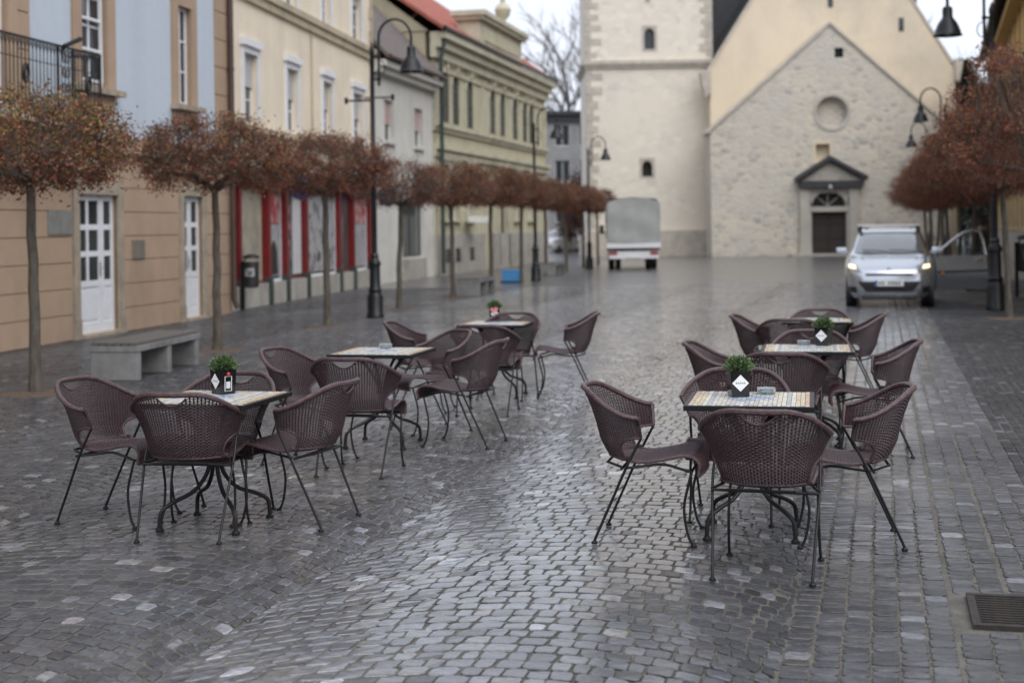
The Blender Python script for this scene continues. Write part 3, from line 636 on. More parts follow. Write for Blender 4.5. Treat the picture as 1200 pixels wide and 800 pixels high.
# ------------------------------------------------------------------ white house
Wf = Facade(YEL1, WHT1, 'white_house', 'low white house with pink blinds and brown roof'); R = Wf.root; H = Wf.F(508, 93)[1]
wo = [Wf.rect(450, 462, 117, 166), Wf.rect(485.5, 496, 129, 173)]; zb = (wo[0][2]+wo[1][2])/2; zt = (wo[0][3]+wo[1][3])/2; wo = [(o[0], o[0]+1.0, zb, zt) for o in wo]
so = Wf.rect(472, 497, 236, 309); so = (so[0], so[1], .75, so[3])
wall_mb(Wf.L, H, wo+[so], .2).build('wall', M['white_plaster'], R); body(R, Wf.L, H, 8, 'white_plaster')
for o_ in wo: window(R, *o_, 2, 2, blind=.55, bm='blind_pink'); surround(R, *o_, .07, 'white_plaster', .02)
window(R, *so, 2, 1, fm='dark_green_paint', gm='glass_shop', name='shop_window'); MB().box(so[0]-.1, so[1]+.1, -.06, .05, 0, .7).build('plinth', M['plinth'], R)
pitched(R, Wf.L, H, 8.2, 4.6, 'roof_brown', over=.5, x0=0.02, x1=Wf.L-.02)
MB().box(.02, Wf.L-.02, -.42, .05, H-.3, H-.12).box(.02, Wf.L-.02, -.25, .05, H-.48, H-.302).build('cornice', M['white_plaster'], R)
MB().tube([(.02, -.54, H-.02), (Wf.L-.02, -.54, H-.02)], .07, 8).build('gutter', M['brown_pipe'], R)
# ------------------------------------------------------------------ green-beige house with arched windows
Gf = Facade(WHT1, GRN1, 'arched_window_house', 'pale olive house with arched upper windows and red tiled roof'); R = Gf.root; H = Gf.F(512, 40)[1]
cx = [Gf.F(p, 150)[0] for p in (522.5, 534.5, 551, 577.5, 589, 603.5, 615, 622.5)]; zb = Gf.F(534.5, 147)[1]; zt = Gf.F(534.5, 88)[1]; hw = .48
ao = [(c-hw, c+hw, zb, zt) for c in cx]
gw = [Gf.F(p, 265)[0] for p in (522, 533.5, 550)]; go = [(c-.45, c+.45, 2.0, 4.0) for c in gw]; gx = Gf.F(589, 265)[0]; go.append((gx-.7, gx+.7, .1, 3.9)); gx2 = [Gf.F(p, 265)[0] for p in (606, 622)]; go += [(c-.5, c+.5, 2.0, 4.0) for c in gx2]
wall_mb(Gf.L, H, ao+go, .22).build('wall', M['green_plaster'], R); MB().box(.03, Gf.L-.03, .23, 11, 0, H-.01).build('body', M['beige_plaster'], R)
for a, b, c, d in ao:
    m_ = (a+b)/2; s = MB(); arc = [(m_+hw*math.cos(t), d-hw+hw*math.sin(t)) for t in np.linspace(PI, 0, 11)]
    n_ = len(arc)                                                       # spandrels that turn the opening into an arch
    s.add([(a, -.003, d), (a, .15, d)], [])
    pts = [(x, y_, z_) for x, z_ in arc for y_ in (-.003, .15)]
    s.v = []; s.f = []
    for i in range(n_-1):
        (xa, za), (xb, zb_) = arc[i], arc[i+1]
        s.add([(xa, -.003, za), (xb, -.003, zb_), (xb, -.003, d+.002), (xa, -.003, d+.002), (xa, .03, za), (xb, .03, zb_)], [(0, 1, 2, 3), (0, 4, 5, 1)])
    hood = []
    s.build('spandrel', M['green_plaster'], R)
    hm = MB().tube([(m_+(hw+.1)*math.cos(t), .01, d-hw+(hw+.1)*math.sin(t)) for t in np.linspace(PI, 0, 13)], .07, 6); hm.box(a-.17, a-.02, -.025, .02, c, d-hw); hm.box(b+.02, b+.17, -.025, .02, c, d-hw); hm.box(m_-.1, m_+.1, -.14, .02, d+.02, d+.32); hm.build('window_surround', M['green_trim'], R)
    window(R, a, b, c, d, 2, 3, y=.03, fm='dark_green_paint', mull=.03, bar=.05)
    MB().box(a-.25, b+.25, -.16, .03, d+.5, d+.62).box(a-.12, a, -.12, .03, d+.2, d+.498).box(b, b+.12, -.12, .03, d+.2, d+.498).build('hood_mould', M['green_trim'], R)
for o_ in go[:3]+go[4:]: window(R, *o_, 2, 2, fm='white_paint'); surround(R, *o_, .14, 'green_trim', .06, head=.12)
window(R, *go[3], 2, 2, fm='door_dark', name='door', gm='glass_dark'); surround(R, *go[3], .3, 'green_trim', .1, head=.3, sill=False, name='door_surround')
zs = Gf.F(512, 145)[1]; zs2 = Gf.F(512, 170)[1]
MB().box(-.02, Gf.L+.1, -.18, .04, zs-.12, zs).box(-.02, Gf.L+.1, -.1, .04, zs-.26, zs-.122).build('string_course', M['green_trim'], R)
MB().box(-.02, Gf.L+.1, -.25, .04, zs2-.16, zs2).box(-.02, Gf.L+.1, -.14, .04, zs2-.42, zs2-.162).build('string_course', M['green_trim'], R)
MB().box(-.02, Gf.L+.2, -.55, .04, H-.25, H-.02).box(-.02, Gf.L+.12, -.36, .04, H-.55, H-.252).box(-.02, Gf.L+.1, -.18, .04, H-.9, H-.552).box(-.02, Gf.L+.05, -.08, .04, H-1.3, H-1.2).build('cornice', M['green_trim'], R)
MB().box(-.01, gw[-1]+2.0, -.1, .04, 0, 1.45).box(gw[-1]+3.6, Gf.L+.01, -.1, .04, 0, 1.45).build('plinth', M['plinth'], R)
for c in gw: MB().box(c-.3, c+.3, -.115, -.09, .45, .95).build('cellar_window', M['glass_dark'], R)
xr = Gf.F(565, 150)[0]
for a, b in ((0, .5), (xr-.3, xr+.3), (Gf.L-.5, Gf.L)): MB().box(a, b, -.06, .03, zs+.01, H-1.32).build('pilaster', M['green_trim'], R); MB().box(a, b, -.06, .03, 1.46, zs2-.43).build('pilaster', M['green_trim'], R)
pitched(R, Gf.L, H+.02, 11.2, 4.2, 'tile_red', over=.5, eave_drop=0, x0=-.2, x1=Gf.L+.3)
MB().tube([(-.2, -.57, H+.08), (Gf.L+.3, -.57, H+.08)], .09, 8).build('gutter', M['iron'], R)
MB().tube([(.15, -.5, H+.02), (.15, -.3, H-1.0), (.15, -.3, .1)], .08, 8).build('downpipe', M['dark_green_paint'], R, True)
ax0, ax1 = Gf.F(553, 30)[0], Gf.F(603, 45)[0]; az = Gf.F(553, 13)[1]
at = MB().box(ax0, ax1, -.3, .6, H+.12, az-.35).box(ax0-.15, ax1+.15, -.5, .7, az-.35, az-.2).box(ax0-.25, ax1+.25, -.6, .8, az-.198, az).build('attic', M['green_trim'], R)
MB().box(ax0+.6, ax1-.6, -.34, -.28, H+.45, az-.6).build('panel', M['green_plaster'], at)
ux = Gf.F(592, 20)[0]; MB().lathe([(.2, 0), (.2, .12), (.08, .2), (.08, .35), (.3, .6), (.36, .85), (.25, 1.05), (.1, 1.15), (.12, 1.3), (.02, 1.55)], 12, (ux, .1, az+.002)).build('urn', M['green_trim'], at, True)
sx, sz = Gf.F(557, 257, -.4); MB().box(sx-.6, sx+.6, -.75, -.3, sz-.12, sz+.12).build('shop_sign', M['label_white'], R)
# ------------------------------------------------------------------ church
CY = 73.0
def c2(px, py, Y=CY): v = atY(px, py, Y); return v.x, v.z
nave = thing('church', 'stone church with tall cream gable and rubble-stone west front', 'church', (0, CY, 0)); R = nave
xl, xr_ = c2(833, 200)[0], c2(1113, 200)[0]; apx, apz = c2(972, 29); zl = c2(833, 155)[1]; zrr = zl
xo, zo = c2(975, 132); ro = 22.0/1667*CY; hw_ = .45; xn, zn = c2(964, 178)
dl, dr = c2(951, 290)[0], c2(992, 290)[0]; dz = c2(971, 248)[1]; pz = c2(971, 226)[1]; dm = (dl+dr)/2; xs0, zs0 = c2(983, 62)
arch_r = (dr-dl)/2*.97
ops = [(xo-ro, xo+ro, zo-ro, zo+ro), (xn-.36, xn+.36, zn-.5, zn+.5), (dl, dr, 0, dz+.32+arch_r), (xs0-.22, xs0+.22, zs0-.25, zs0+.25)]
# west front as a polygon grid: cells under the gable line
fm_ = MB(); xs = sorted({xl, xr_, apx}|{v for o in ops for v in o[:2]}|set(np.linspace(xl, xr_, 13))); zs_ = sorted({0, zl}|{v for o in ops for v in o[2:]}|set(np.linspace(0, zl, 5)))
top = lambda x: zl+(apz-zl)*(1-abs(x-apx)/((apx-xl) if x < apx else (xr_-apx)))
for i in range(len(xs)-1):
    xa, xb = xs[i], xs[i+1]; ta, tb = top(xa), top(xb); zz = sorted([z for z in zs_ if z < min(ta, tb)-.01])
    for j in range(len(zz)):
        za = zz[j]; zc = zz[j+1] if j+1 < len(zz) else None; xm, zm_ = (xa+xb)/2, (za+(zc if zc else min(ta, tb)))/2
        if any(o[0] < xm < o[1] and o[2] < zm_ < o[3] for o in ops): continue
        fm_.add([(xa, 0, za), (xb, 0, za), (xb, 0, zc or tb), (xa, 0, zc or ta)], [(0, 1, 2, 3)])
fm_.add([(xl, 0, 0), (xl, 2.0, 0), (xl, 2.0, zl), (xl, 0, zl)], [(0, 3, 2, 1)]); fm_.add([(xr_, 0, 0), (xr_, 2.0, 0), (xr_, 2.0, zl), (xr_, 0, zl)], [(0, 1, 2, 3)])
front = fm_.build('west_front', M['rubble_stone'], R)
cp = MB(); 
for xa, za, xb, zb_ in ((xl-.15, zl-.1, apx, apz), (apx, apz, xr_+.15, zrr-.1)): cp.add([(xa, -.1, za), (xb, -.1, zb_), (xb, -.1, zb_+.16), (xa, -.1, za+.16), (xa, 2.2, za), (xb, 2.2, zb_), (xb, 2.2, zb_+.16), (xa, 2.2, za+.16)], [(0, 1, 2, 3), (3, 2, 6, 7), (0, 4, 5, 1), (0, 3, 7, 4), (1, 5, 6, 2)])
cp.build('coping', M['quoin_stone'], R)
# oculus: splayed round niche
def ring(cx_, cz_, r0, y0, r1, y1, nn=28):
    v = []; f = []
    for k2 in range(nn): a = 2*PI*k2/nn; v += [(cx_+r0*math.cos(a), y0, cz_+r0*math.sin(a)), (cx_+r1*math.cos(a), y1, cz_+r1*math.sin(a))]
    for k2 in range(nn): l_ = (k2+1) % nn; f.append((2*k2, 2*l_, 2*l_+1, 2*k2+1))
    return v, f
oc = MB(); v, f = ring(xo, zo, ro*1.43, -.002, ro, -.002, 28); vv = []
sqf = MB(); nn = 32
for k2 in range(nn):
    a0, a1 = 2*PI*k2/nn, 2*PI*(k2+1)/nn
    def sqp(a): m_ = max(abs(math.cos(a)), abs(math.sin(a))); return (xo+ro*math.cos(a)/m_, -.002, zo+ro*math.sin(a)/m_)
    sqf.add([sqp(a0), sqp(a1), (xo+ro*math.cos(a1), -.002, zo+ro*math.sin(a1)), (xo+ro*math.cos(a0), -.002, zo+ro*math.sin(a0))], [(0, 1, 2, 3)])
sqf.build('oculus_wall', M['rubble_stone'], R)
oc = MB(); oc.add(*ring(xo, zo, ro, -.04, ro*.86, -.04)); oc.add(*ring(xo, zo, ro*.86, -.04, ro*.72, .45)); oc.add(*ring(xo, zo, ro, .01, ro, -.04))
o = oc.build('oculus', M['portal_stone'], R, True)
MB().add([(xo+ro*.73*math.cos(a), .44, zo+ro*.73*math.sin(a)) for a in np.linspace(0, 2*PI, 25)[:-1]], [tuple(range(24))]).build('oculus_back', M['rubble_stone'], o)
for ox in ops[1:2]:
    MB().box(ox[0]-.02, ox[1]+.02, .35, .45, ox[2]-.02, ox[3]+.02).build('niche', M['nave_plaster'], R)
    s = MB(); s.box(ox[0]-.14, ox[0], -.03, .36, ox[2], ox[3]+.1); s.box(ox[1], ox[1]+.14, -.03, .36, ox[2], ox[3]+.1); s.box(ox[0], ox[1], -.03, .36, ox[3]-.1, ox[3]+.1); s.box(ox[0]-.14, ox[1]+.14, -.05, .36, ox[2]-.12, ox[2]); s.build('niche_frame', M['nave_plaster'], R)
MB().box(ops[3][0], ops[3][1], .3, .4, ops[3][2], ops[3][3]).build('small_opening', M['glass_dark'], R)
# portal with pediment
po = MB(); pz0 = c2(972, 212)[1]; po.box(dl-.12, dr+.12, -.13, .05, pz-.012, pz0-.36)
for a, b in ((dl-.62, dl-.12), (dr+.12, dr+.62)): po.box(a, b, -.28, .05, 0, pz0-.36); po.box(a-.08, b+.08, -.36, .05, 0, .5)
po.box(dl-.12, dl, -.16, .2, 0, dz); po.box(dr, dr+.12, -.16, .2, 0, dz); po.box(dl-.12, dr+.12, -.2, .1, dz, dz+.26)
n_ = 15; ar_c = dz+.3
for i in range(n_):
    a0, a1 = PI-PI*i/n_, PI-PI*(i+1)/n_; r_ = arch_r
    po.add([(dm+r_*math.cos(a0), -.14, ar_c+r_*math.sin(a0)*.85), (dm+r_*math.cos(a1), -.14, ar_c+r_*math.sin(a1)*.85), (dm+r_*1.25*math.cos(a1), -.14, pz-.01), (dm+r_*1.25*math.cos(a0), -.14, pz-.01), (dm+r_*math.cos(a0), .25, ar_c+r_*math.sin(a0)*.85), (dm+r_*math.cos(a1), .25, ar_c+r_*math.sin(a1)*.85)], [(0, 1, 2, 3), (0, 4, 5, 1)])
portal = po.build('portal', M['portal_stone'], R)
pl_, pr_ = c2(931, 212)[0], c2(1014, 212)[0]; pz0 = c2(972, 212)[1]; ptop = c2(972, 188)[1]
MB().prism([(pl_+.3, pz0), (pr_-.3, pz0), (dm, ptop-.1)], -.3, .05).build('tympanum', M['plinth'], portal)
pd = MB(); pd.box(pl_+.2, pr_-.2, -.45, .05, pz0-.35, pz0-.02)
for xa, za, xb, zb_ in ((pl_, pz0, dm, ptop), (dm, ptop, pr_, pz0)): pd.add([(xa, -.6, za), (xb, -.6, zb_), (xb, -.6, zb_+.22), (xa, -.6, za+.22), (xa, .02, za), (xb, .02, zb_), (xb, .02, zb_+.22), (xa, .02, za+.22)], [(0, 1, 2, 3), (3, 2, 6, 7), (0, 4, 5, 1), (0, 3, 7, 4), (1, 5, 6, 2)])
pd.build('pediment', M['slate'], portal)
for a, b in ((dl+.01, dm-.008), (dm+.008, dr-.01)):
    o = MB().box(a, b, .14, .2, .04, dz).build('door', M['door_dark'], R)
    for z0, z1 in ((.15, .75), (.85, 1.5), (1.6, dz-.12)): MB().box(a+.1, b-.1, .11, .138, z0, z1, ch=.01).build('panel', M['door_dark'], o)
fn = MB().box(dl, dr, .2, .24, dz+.26, dz+.32+arch_r).build('fanlight', M['glass_dark'], R)
for a in (PI/4, PI/2, 3*PI/4): MB().bar((dm, .18, ar_c), (dm+arch_r*math.cos(a), .18, ar_c+arch_r*.85*math.sin(a)), .05).build('glazing_bar', M['portal_stone'], fn)
lz = c2(972, 220)[1]; MB().lathe([(.03, -.12), (.1, -.07), (.11, .03), (.06, .1), (.02, .16)], 12, (dm, -.5, lz)).build('portal_lamp', M['lamp_glass'], portal, True)
MB().box(dl-1.2, dr+1.2, -.9, -.02, 0, .12).build('step', M['portal_stone'], R)
# nave behind
NY = 2.0
def n2(px, py): v = atY(px, py, CY+NY); return v.x, v.z
nx0, nz0 = n2(832, 82); nx1, nz1 = n2(1119, 80); nap = ((nx0+nx1)/2, n2(977, -146)[1])
MB().prism([(nx0, 0), (nx1, 0), (nx1, nz1), nap, (nx0, nz0)], NY, NY+1).build('nave_gable', M['nave_plaster'], R)
nv = MB()
for (xa, za), (xb, zb_) in (((nx0-.05, nz0-.3), nap), (nap, (nx1+.05, nz1-.3))): nv.add([(xa, NY+.6, za), (xb, NY+.6, zb_-.1), (xb, NY+.6, zb_+.1), (xa, NY+.6, za+.2), (xa, NY+26, za), (xb, NY+26, zb_-.1), (xb, NY+26, zb_+.1), (xa, NY+26, za+.2)], [(0, 1, 2, 3), (3, 2, 6, 7), (0, 4, 5, 1), (0, 3, 7, 4), (1, 5, 6, 2), (4, 7, 6, 5)])
nv.build('nave_roof', M['slate'], R)
nk = MB()
for (xa, za), (xb, zb_) in (((nx0-.12, nz0-.18), nap), (nap, (nx1+.12, nz1-.18))): nk.add([(xa, NY-.06, za), (xb, NY-.06, zb_), (xb, NY-.06, zb_+.22), (xa, NY-.06, za+.22), (xa, NY+.5, za), (xb, NY+.5, zb_), (xb, NY+.5, zb_+.22), (xa, NY+.5, za+.22)], [(0, 1, 2, 3), (3, 2, 6, 7), (0, 4, 5, 1), (0, 3, 7, 4), (1, 5, 6, 2), (4, 7, 6, 5)])
nk.build('nave_coping', M['quoin_stone'], R)
MB().box(nx0+.02, nx1-.02, NY+1.01, NY+25.5, 0, nz0).build('nave_wall', M['nave_plaster'], R)
for px, py in ((1056, 29), (973, 1)): x, z = n2(px, py); MB().box(x-.13, x+.13, NY-.03, NY+.1, z-.35, z+.35).build('slit_window', M['glass_dark'], R)
x0, z0 = n2(828, 88); MB().prism([(x0-.1, z0-1.2), (nx0+.02, z0-.9), (nx0+.02, z0+.3), (x0-.35, z0+.1)], NY-.2, NY+.6).build('corbel', M['quoin_stone'], R)
x0, z0 = n2(1121, 74); MB().prism([(nx1-.02, z0-.9), (x0+.1, z0-1.0), (x0+.3, z0+.1), (nx1-.02, z0+.2)], NY-.2, NY+.6).build('corbel', M['quoin_stone'], R)
# dark slate roof seen between tower and gable: taller roof of the choir behind
ch0 = atY(838, 130, CY+11); MB().prism([(ch0.x-1.5, 0), (ch0.x+12, 0), (ch0.x+12, 24), (ch0.x-1.5, 24)], 11, 14).build('choir_roof', M['slate'], R)
# tower
TY = 3.4
tw = thing('church_tower', 'massive square church tower with grey corner stones and string course', 'tower', (0, CY+TY, 0)); R = tw
def t2(px, py): v = atY(px, py, CY+TY); return v.x, v.z
tx0, tx1 = t2(688.5, 180)[0], t2(836, 180)[0]; zsc = t2(760, 71)[1]; TH = 24.0; DT = tx1-tx0
tw_ops = []
for px, pt, pb, hwp in ((761, 33, 58, 6), (758.5, 188, 207, 6)): a = t2(px-hwp, (pt+pb)/2)[0]; b = t2(px+hwp, (pt+pb)/2)[0]; tw_ops.append((a, b, t2(px, pb)[1], t2(px, pt)[1]))
wall_mb(tx1, TH, tw_ops, .6, x0=tx0).build('wall', M['tower_stone'], R)
MB().box(tx0, tx1, .61, DT, 0, TH).add([(tx0, 0, 0), (tx0, .61, 0), (tx0, .61, TH), (tx0, 0, TH)], [(0, 3, 2, 1)]).add([(tx1, 0, 0), (tx1, .61, 0), (tx1, .61, TH), (tx1, 0, TH)], [(0, 1, 2, 3)]).build('body', M['tower_stone'], R)
for a, b, c, d in tw_ops:
    MB().box(a-.02, b+.02, .4, .5, c, d).build('window', M['glass_dark'], R)
    s = MB(); s.box(a-.14, a, -.02, .1, c-.1, d+.14); s.box(b, b+.14, -.02, .1, c-.1, d+.14); s.box(a, b, -.02, .1, d, d+.14); s.box(a, b, -.02, .1, c-.1, c)
    m_ = (a+b)/2; h_ = (b-a)/2; s.prism([(a-.001, d-h_), (a+.09, d-h_*.35), (m_, d-.02), (a-.001, d+.001)], .0, .35); s.prism([(b+.001, d-h_), (b+.001, d+.001), (m_, d-.02), (b-.09, d-h_*.35)], .0, .35)
    s.build('window_surround', M['quoin_stone'], R)
MB().box(tx0-.22, tx1+.22, -.22, DT+.2, zsc-.22, zsc).box(tx0-.12, tx1+.12, -.12, DT+.1, zsc-.4, zsc-.222).build('string_course', M['quoin_stone'], R)
MB().box(tx0-.2, tx1+.2, -.3, DT+.2, 0, 1.15).prism([(tx0-.2, 1.15), (tx1+.2, 1.15), (tx1, 1.4), (tx0, 1.4)], -.28, -.001).build('plinth', M['quoin_stone'], R)
z = 1.5; i = 0
while z < TH:
    hh = random.uniform(.26, .42)
    for left in (True, False):
        wq = (.72 if (i+left) % 2 else .34)*random.uniform(.65, 1.2)
        if left: MB().box(tx0-.04, tx0+wq, -.03, .5, z, z+hh-.02).build('quoin', M['quoin_stone'], R)
        elif z > zsc: MB().box(tx1-wq, tx1+.04, -.03, .5, z, z+hh-.02).build('quoin', M['quoin_stone'], R)
    z += hh; i += 1
MB().tube([(t2(760, 40)[0], -.06, zsc+1.0+2.2), (t2(760, 40)[0], -.06, TH)], .1, 6).build('downpipe', M['quoin_stone'], R)
# ------------------------------------------------------------------ ochre building on the right
e0 = Vector((10.4, 24, 0)); e1 = Vector((25.6, 75, 0)); Of = Facade(e1, e0, 'ochre_house', 'ochre yellow house with dark overhanging eaves behind the tree row'); R = Of.root; H = 10.0  # near end is out of view, lengthened to darken pavement and car-door reflections
oo = [(x, x+1.1, z, z+1.9) for x in np.arange(2.0, Of.L-2, 3.2) for z in (1.4, 5.6)]
wall_mb(Of.L, H, oo, .2).build('wall', M['ochre_plaster'], R); body(R, Of.L, H, 10, 'ochre_plaster')
for o_ in oo: window(R, *o_, 2, 2); surround(R, *o_, .18, 'green_trim', .05)
for x in np.arange(.0, Of.L-.3, 3.2): MB().box(x+.2, x+.75, -.07, .02, 1.21, H-.3).build('pilaster', M['ochre_plaster'], R)
MB().box(-.02, Of.L+.02, -.09, .02, 0, 1.2).build('plinth', M['plinth'], R)
pitched(R, Of.L, H, 10.2, 4.0, 'slate', over=.9, x0=-.5, x1=Of.L+.3, th=.25)
MB().box(-.02, Of.L+.02, -.5, .02, H-.5, H-.25).build('cornice', M['ochre_plaster'], R)
# ------------------------------------------------------------------ grey house far down the side street
q0 = atY(640, 200, 112); q1 = atY(700, 200, 112); gh = thing('grey_house', 'grey flat-roofed house at the end of the side street', 'house', (q0.x, 112, 0)); wd = q1.x-q0.x+3; R = gh; hh = atY(670, 135, 112).z
oo = [(x, x+1.2, z, z+1.7) for x in np.arange(.7, wd-1.2, 1.9) for z in (2.0, 5.2, 8.0)]; oo = [o_ for o_ in oo if o_[3] < hh-.4]
wall_mb(wd, hh, oo, .2).build('wall', M['grey_plaster'], R); MB().box(.01, wd-.01, .21, 9, 0, hh-.01).build('body', M['grey_plaster'], R)
for o_ in oo: window(R, *o_, 2, 1)
MB().box(-.4, wd+.4, -.5, 9.5, hh, hh+.3).box(-.2, wd+.2, -.25, .0, hh-.5, hh-.002).build('roof', M['slate'], R)
# ================================================================== trees
def crown_mesh(seed, r, z0, z1, nleaf, name, green=.06, leaf=.032, clumps=150, dens=1.0):
    """umbrella-shaped clipped crown: leaf-sized faces gathered round many twig ends"""
    g_ = np.random.default_rng(seed); cl = []
    ph = g_.uniform(0, 6.28, 6); am_ = g_.uniform(.03, .10, 6)
    def rad(a): return r*(1+sum(am_[i]*math.sin((i+2)*a+ph[i]) for i in range(6))*.7)
    while len(cl) < clumps:
        a = g_.uniform(0, 2*PI); q_ = math.sqrt(g_.uniform(.02, 1)); zz = g_.uniform(0, 1)
        env = math.sqrt(max(0, 1-(abs(zz-.34)/(.66 if zz > .34 else .40))**1.9))
        if q_ > env: continue
        if q_ < .55*env and g_.random() < .55: continue
        cl.append((rad(a)*q_*math.cos(a), rad(a)*q_*math.sin(a), z0+(z1-z0)*zz, q_/max(env, .2)))
    cl = np.array(cl); per = nleaf//clumps
    ctr = np.repeat(cl[:, :3], per, 0); n_ = len(ctr)
    sg = np.repeat(g_.uniform(.05, .105, clumps)*r, per)
    p = ctr+g_.normal(0, 1, (n_, 3))*sg[:, None]*np.array([1, 1, .72])
    ax = g_.normal(0, 1, (n_, 3)); ax /= np.linalg.norm(ax, axis=1, keepdims=True); bx = np.cross(ax, g_.normal(0, 1, (n_, 3))); bx /= np.linalg.norm(bx, axis=1, keepdims=True); nz_ = np.cross(ax, bx)
    s_ = leaf*g_.uniform(.6, 1.35, n_)[:, None]
    V_ = np.stack([p-ax*s_, p+bx*s_*.5+nz_*s_*.18, p+ax*s_, p-bx*s_*.5+nz_*s_*.18], 1).reshape(-1, 3)
    F_ = np.arange(n_*4).reshape(-1, 4)
    pal = np.array([(.215, .070, .038), (.15, .056, .037), (.265, .102, .048), (.10, .048, .036), (.29, .18, .055), (.17, .16, .05)])
    cp_ = np.repeat(g_.uniform(.75, 1.25, clumps), per)
    top_ = np.clip((p[:, 2]-z0)/(z1-z0), 0, 1); pg = green*(.3+1.6*top_); w_ = g_.random(n_)
    ix = np.where(w_ < pg*.6, 5, np.where(w_ < pg*1.4, 4, g_.choice(4, n_, p=[.36, .3, .2, .14])))
    c_ = pal[ix]*cp_[:, None]*g_.uniform(.8, 1.2, n_)[:, None]
    return np_mesh(name, V_, F_, M['leaf_brown'], c_), cl
def limb_mb(seed, cl, zt, rt, r0, lean=0.0):
    g_ = random.Random(seed); tr = MB(); b = [(lean*(z/zt)**1.5+g_.uniform(-.012, .012), g_.uniform(-.012, .012), z) for z in np.linspace(0, zt, 9)]; b[0] = (0, 0, -.02)
    tr.tube(b, [r0*1.35]+[r0*(1.05-.3*i/8) for i in range(1, 9)], 9)
    tw_ = MB(); top_ = Vector(b[-1]); nl_ = 9; limbs = []
    R_ = max(np.hypot(cl[:, 0], cl[:, 1]))
    for i in range(nl_):
        a = 2*PI*i/nl_+g_.uniform(-.25, .25); el = g_.uniform(.25, .75); ln = R_*g_.uniform(.6, .8); p = [top_+Vector((0, 0, -.04))]
        for k in range(1, 6): t = k/5; p.append(top_+Vector((math.cos(a)*ln*t+g_.uniform(-.03, .03), math.sin(a)*ln*t+g_.uniform(-.03, .03), el*ln*(t**.8)*.75+g_.uniform(-.02, .02))))
        tr.tube(p, [rt*(.55-.085*k) for k in range(6)], 6); limbs += p[1:]
    for c in cl:
        e = Vector(c[:3]); s_ = min(limbs, key=lambda q_: (q_-e).length+.4*max(0, q_.z-e.z)); m_ = (s_+e)/2+Vector((g_.uniform(-.05, .05), g_.uniform(-.05, .05), g_.uniform(-.02, .06)))
        ln = (e-s_).length; d = (e-s_)/max(ln, .01)
        tw_.tube([s_, m_, e, e+d*.08], [.008, .006, .004, .002], 4, cap=False)
        for k in range(6): dd = Vector((g_.uniform(-1, 1), g_.uniform(-1, 1), g_.uniform(-.3, 1)))*.16; tw_.tube([m_.lerp(e, g_.random()), e+dd], [.004, .002], 3, cap=False)
    return tr, tw_
variants = []
for i, (r_, z0, z1, gr, nlf, dn) in enumerate([(1.2, 2.2, 3.22, .20, 15500, 1), (1.1, 2.27, 3.36, .08, 14000, 1), (1.1, 2.24, 3.3, .03, 13500, 1), (1.08, 2.22, 3.25, .03, 5500, 1), (1.4, 2.25, 4.25, .04, 24000, 1), (1.4, 2.25, 4.15, .02, 23000, 1)]):
    cm_, cl_ = crown_mesh(40+i, r_, z0, z1, nlf, 'crown', green=gr, leaf=.023, clumps=240); tb, tw2 = limb_mb(i, cl_, z0+.04, .07, .062, lean=.03*(i-1))
    variants.append((tb.mesh('trunk', M['bark'], True), tw2.mesh('branches', M['bark']), cm_))
def round_tree(loc, var, rz, sc, label, group, zs=None):
    t = thing('umbrella_tree', label, 'tree', loc, rz, group); t.scale = (sc, sc, zs or sc)
    link('trunk', variants[var][0], t); link('branches', variants[var][1], t); link('crown', variants[var][2], t)
    return t
ORD = ['first', 'second', 'third', 'fourth', 'fifth', 'sixth', 'seventh', 'eighth', 'ninth', 'tenth', 'eleventh', 'twelfth']
lt = [G(42, 460), G(255, 411), G(384, 382), G(468, 362), G(531, 349), G(576, 340), G(611, 330.5), G(640, 323), G(664, 317.5), G(684, 313), G(701, 309.5)]
lv_ = [0, 1, 2, 3, 2, 1, 2, 1, 2, 1, 2]
for i, p in enumerate(lt):
    lab = 'small umbrella-crowned tree, %s in the row along the shopfronts from the tan house' % ORD[i]
    if i == 3: lab = 'thinly leaved pale tree beside the lamp post, fourth in the shopfront row'
    round_tree(p, lv_[i], i*2.1+(0 if i else .4), [1.0, 1.0, 1.03, .98, .98, 1.0, 1.02, 1.0, 1.0, 1.0, 1.0][i], lab, 'trees along the shopfronts')
rp0 = G(1183, 373); rdir = Vector((math.sin(math.radians(14.3)), math.cos(math.radians(14.3)), 0))
for i in range(10):
    p = rp0+rdir*4.9*(i-1)+(Vector((.14, 0, 0)) if i == 2 else Vector((0, 0, 0)))
    if i == 0: lab = 'large russet tree whose crown reaches highest, nearest the drain grate'
    else: lab = 'russet umbrella-crowned tree, %s from the lamp post by the ochre house' % ORD[i-1]
    round_tree(p, [4, 5, 4, 5, 4, 5, 4, 5, 4, 5][i], i*1.7+.5, [.96, .96, 1.0, 1.02, 1.05, 1.05, 1.05, 1.08, 1.1, 1.1][i], lab, 'russet trees along the ochre house', zs=[1.0, .98, .98, .97, .97, .97, .97, .97, .97, .97][i])
pit_me = MB().lathe([(.42, -.03), (.40, .006), (.2, .02), (.05, .03)], 18).mesh('tree_pit', M['soil'], True)
for p in lt[:6]+[rp0, rp0+rdir*4.9, rp0+rdir*9.8]:
    o = link('tree_pit', pit_me, None, 'structure'); o.location = (p.x, p.y, -.008)
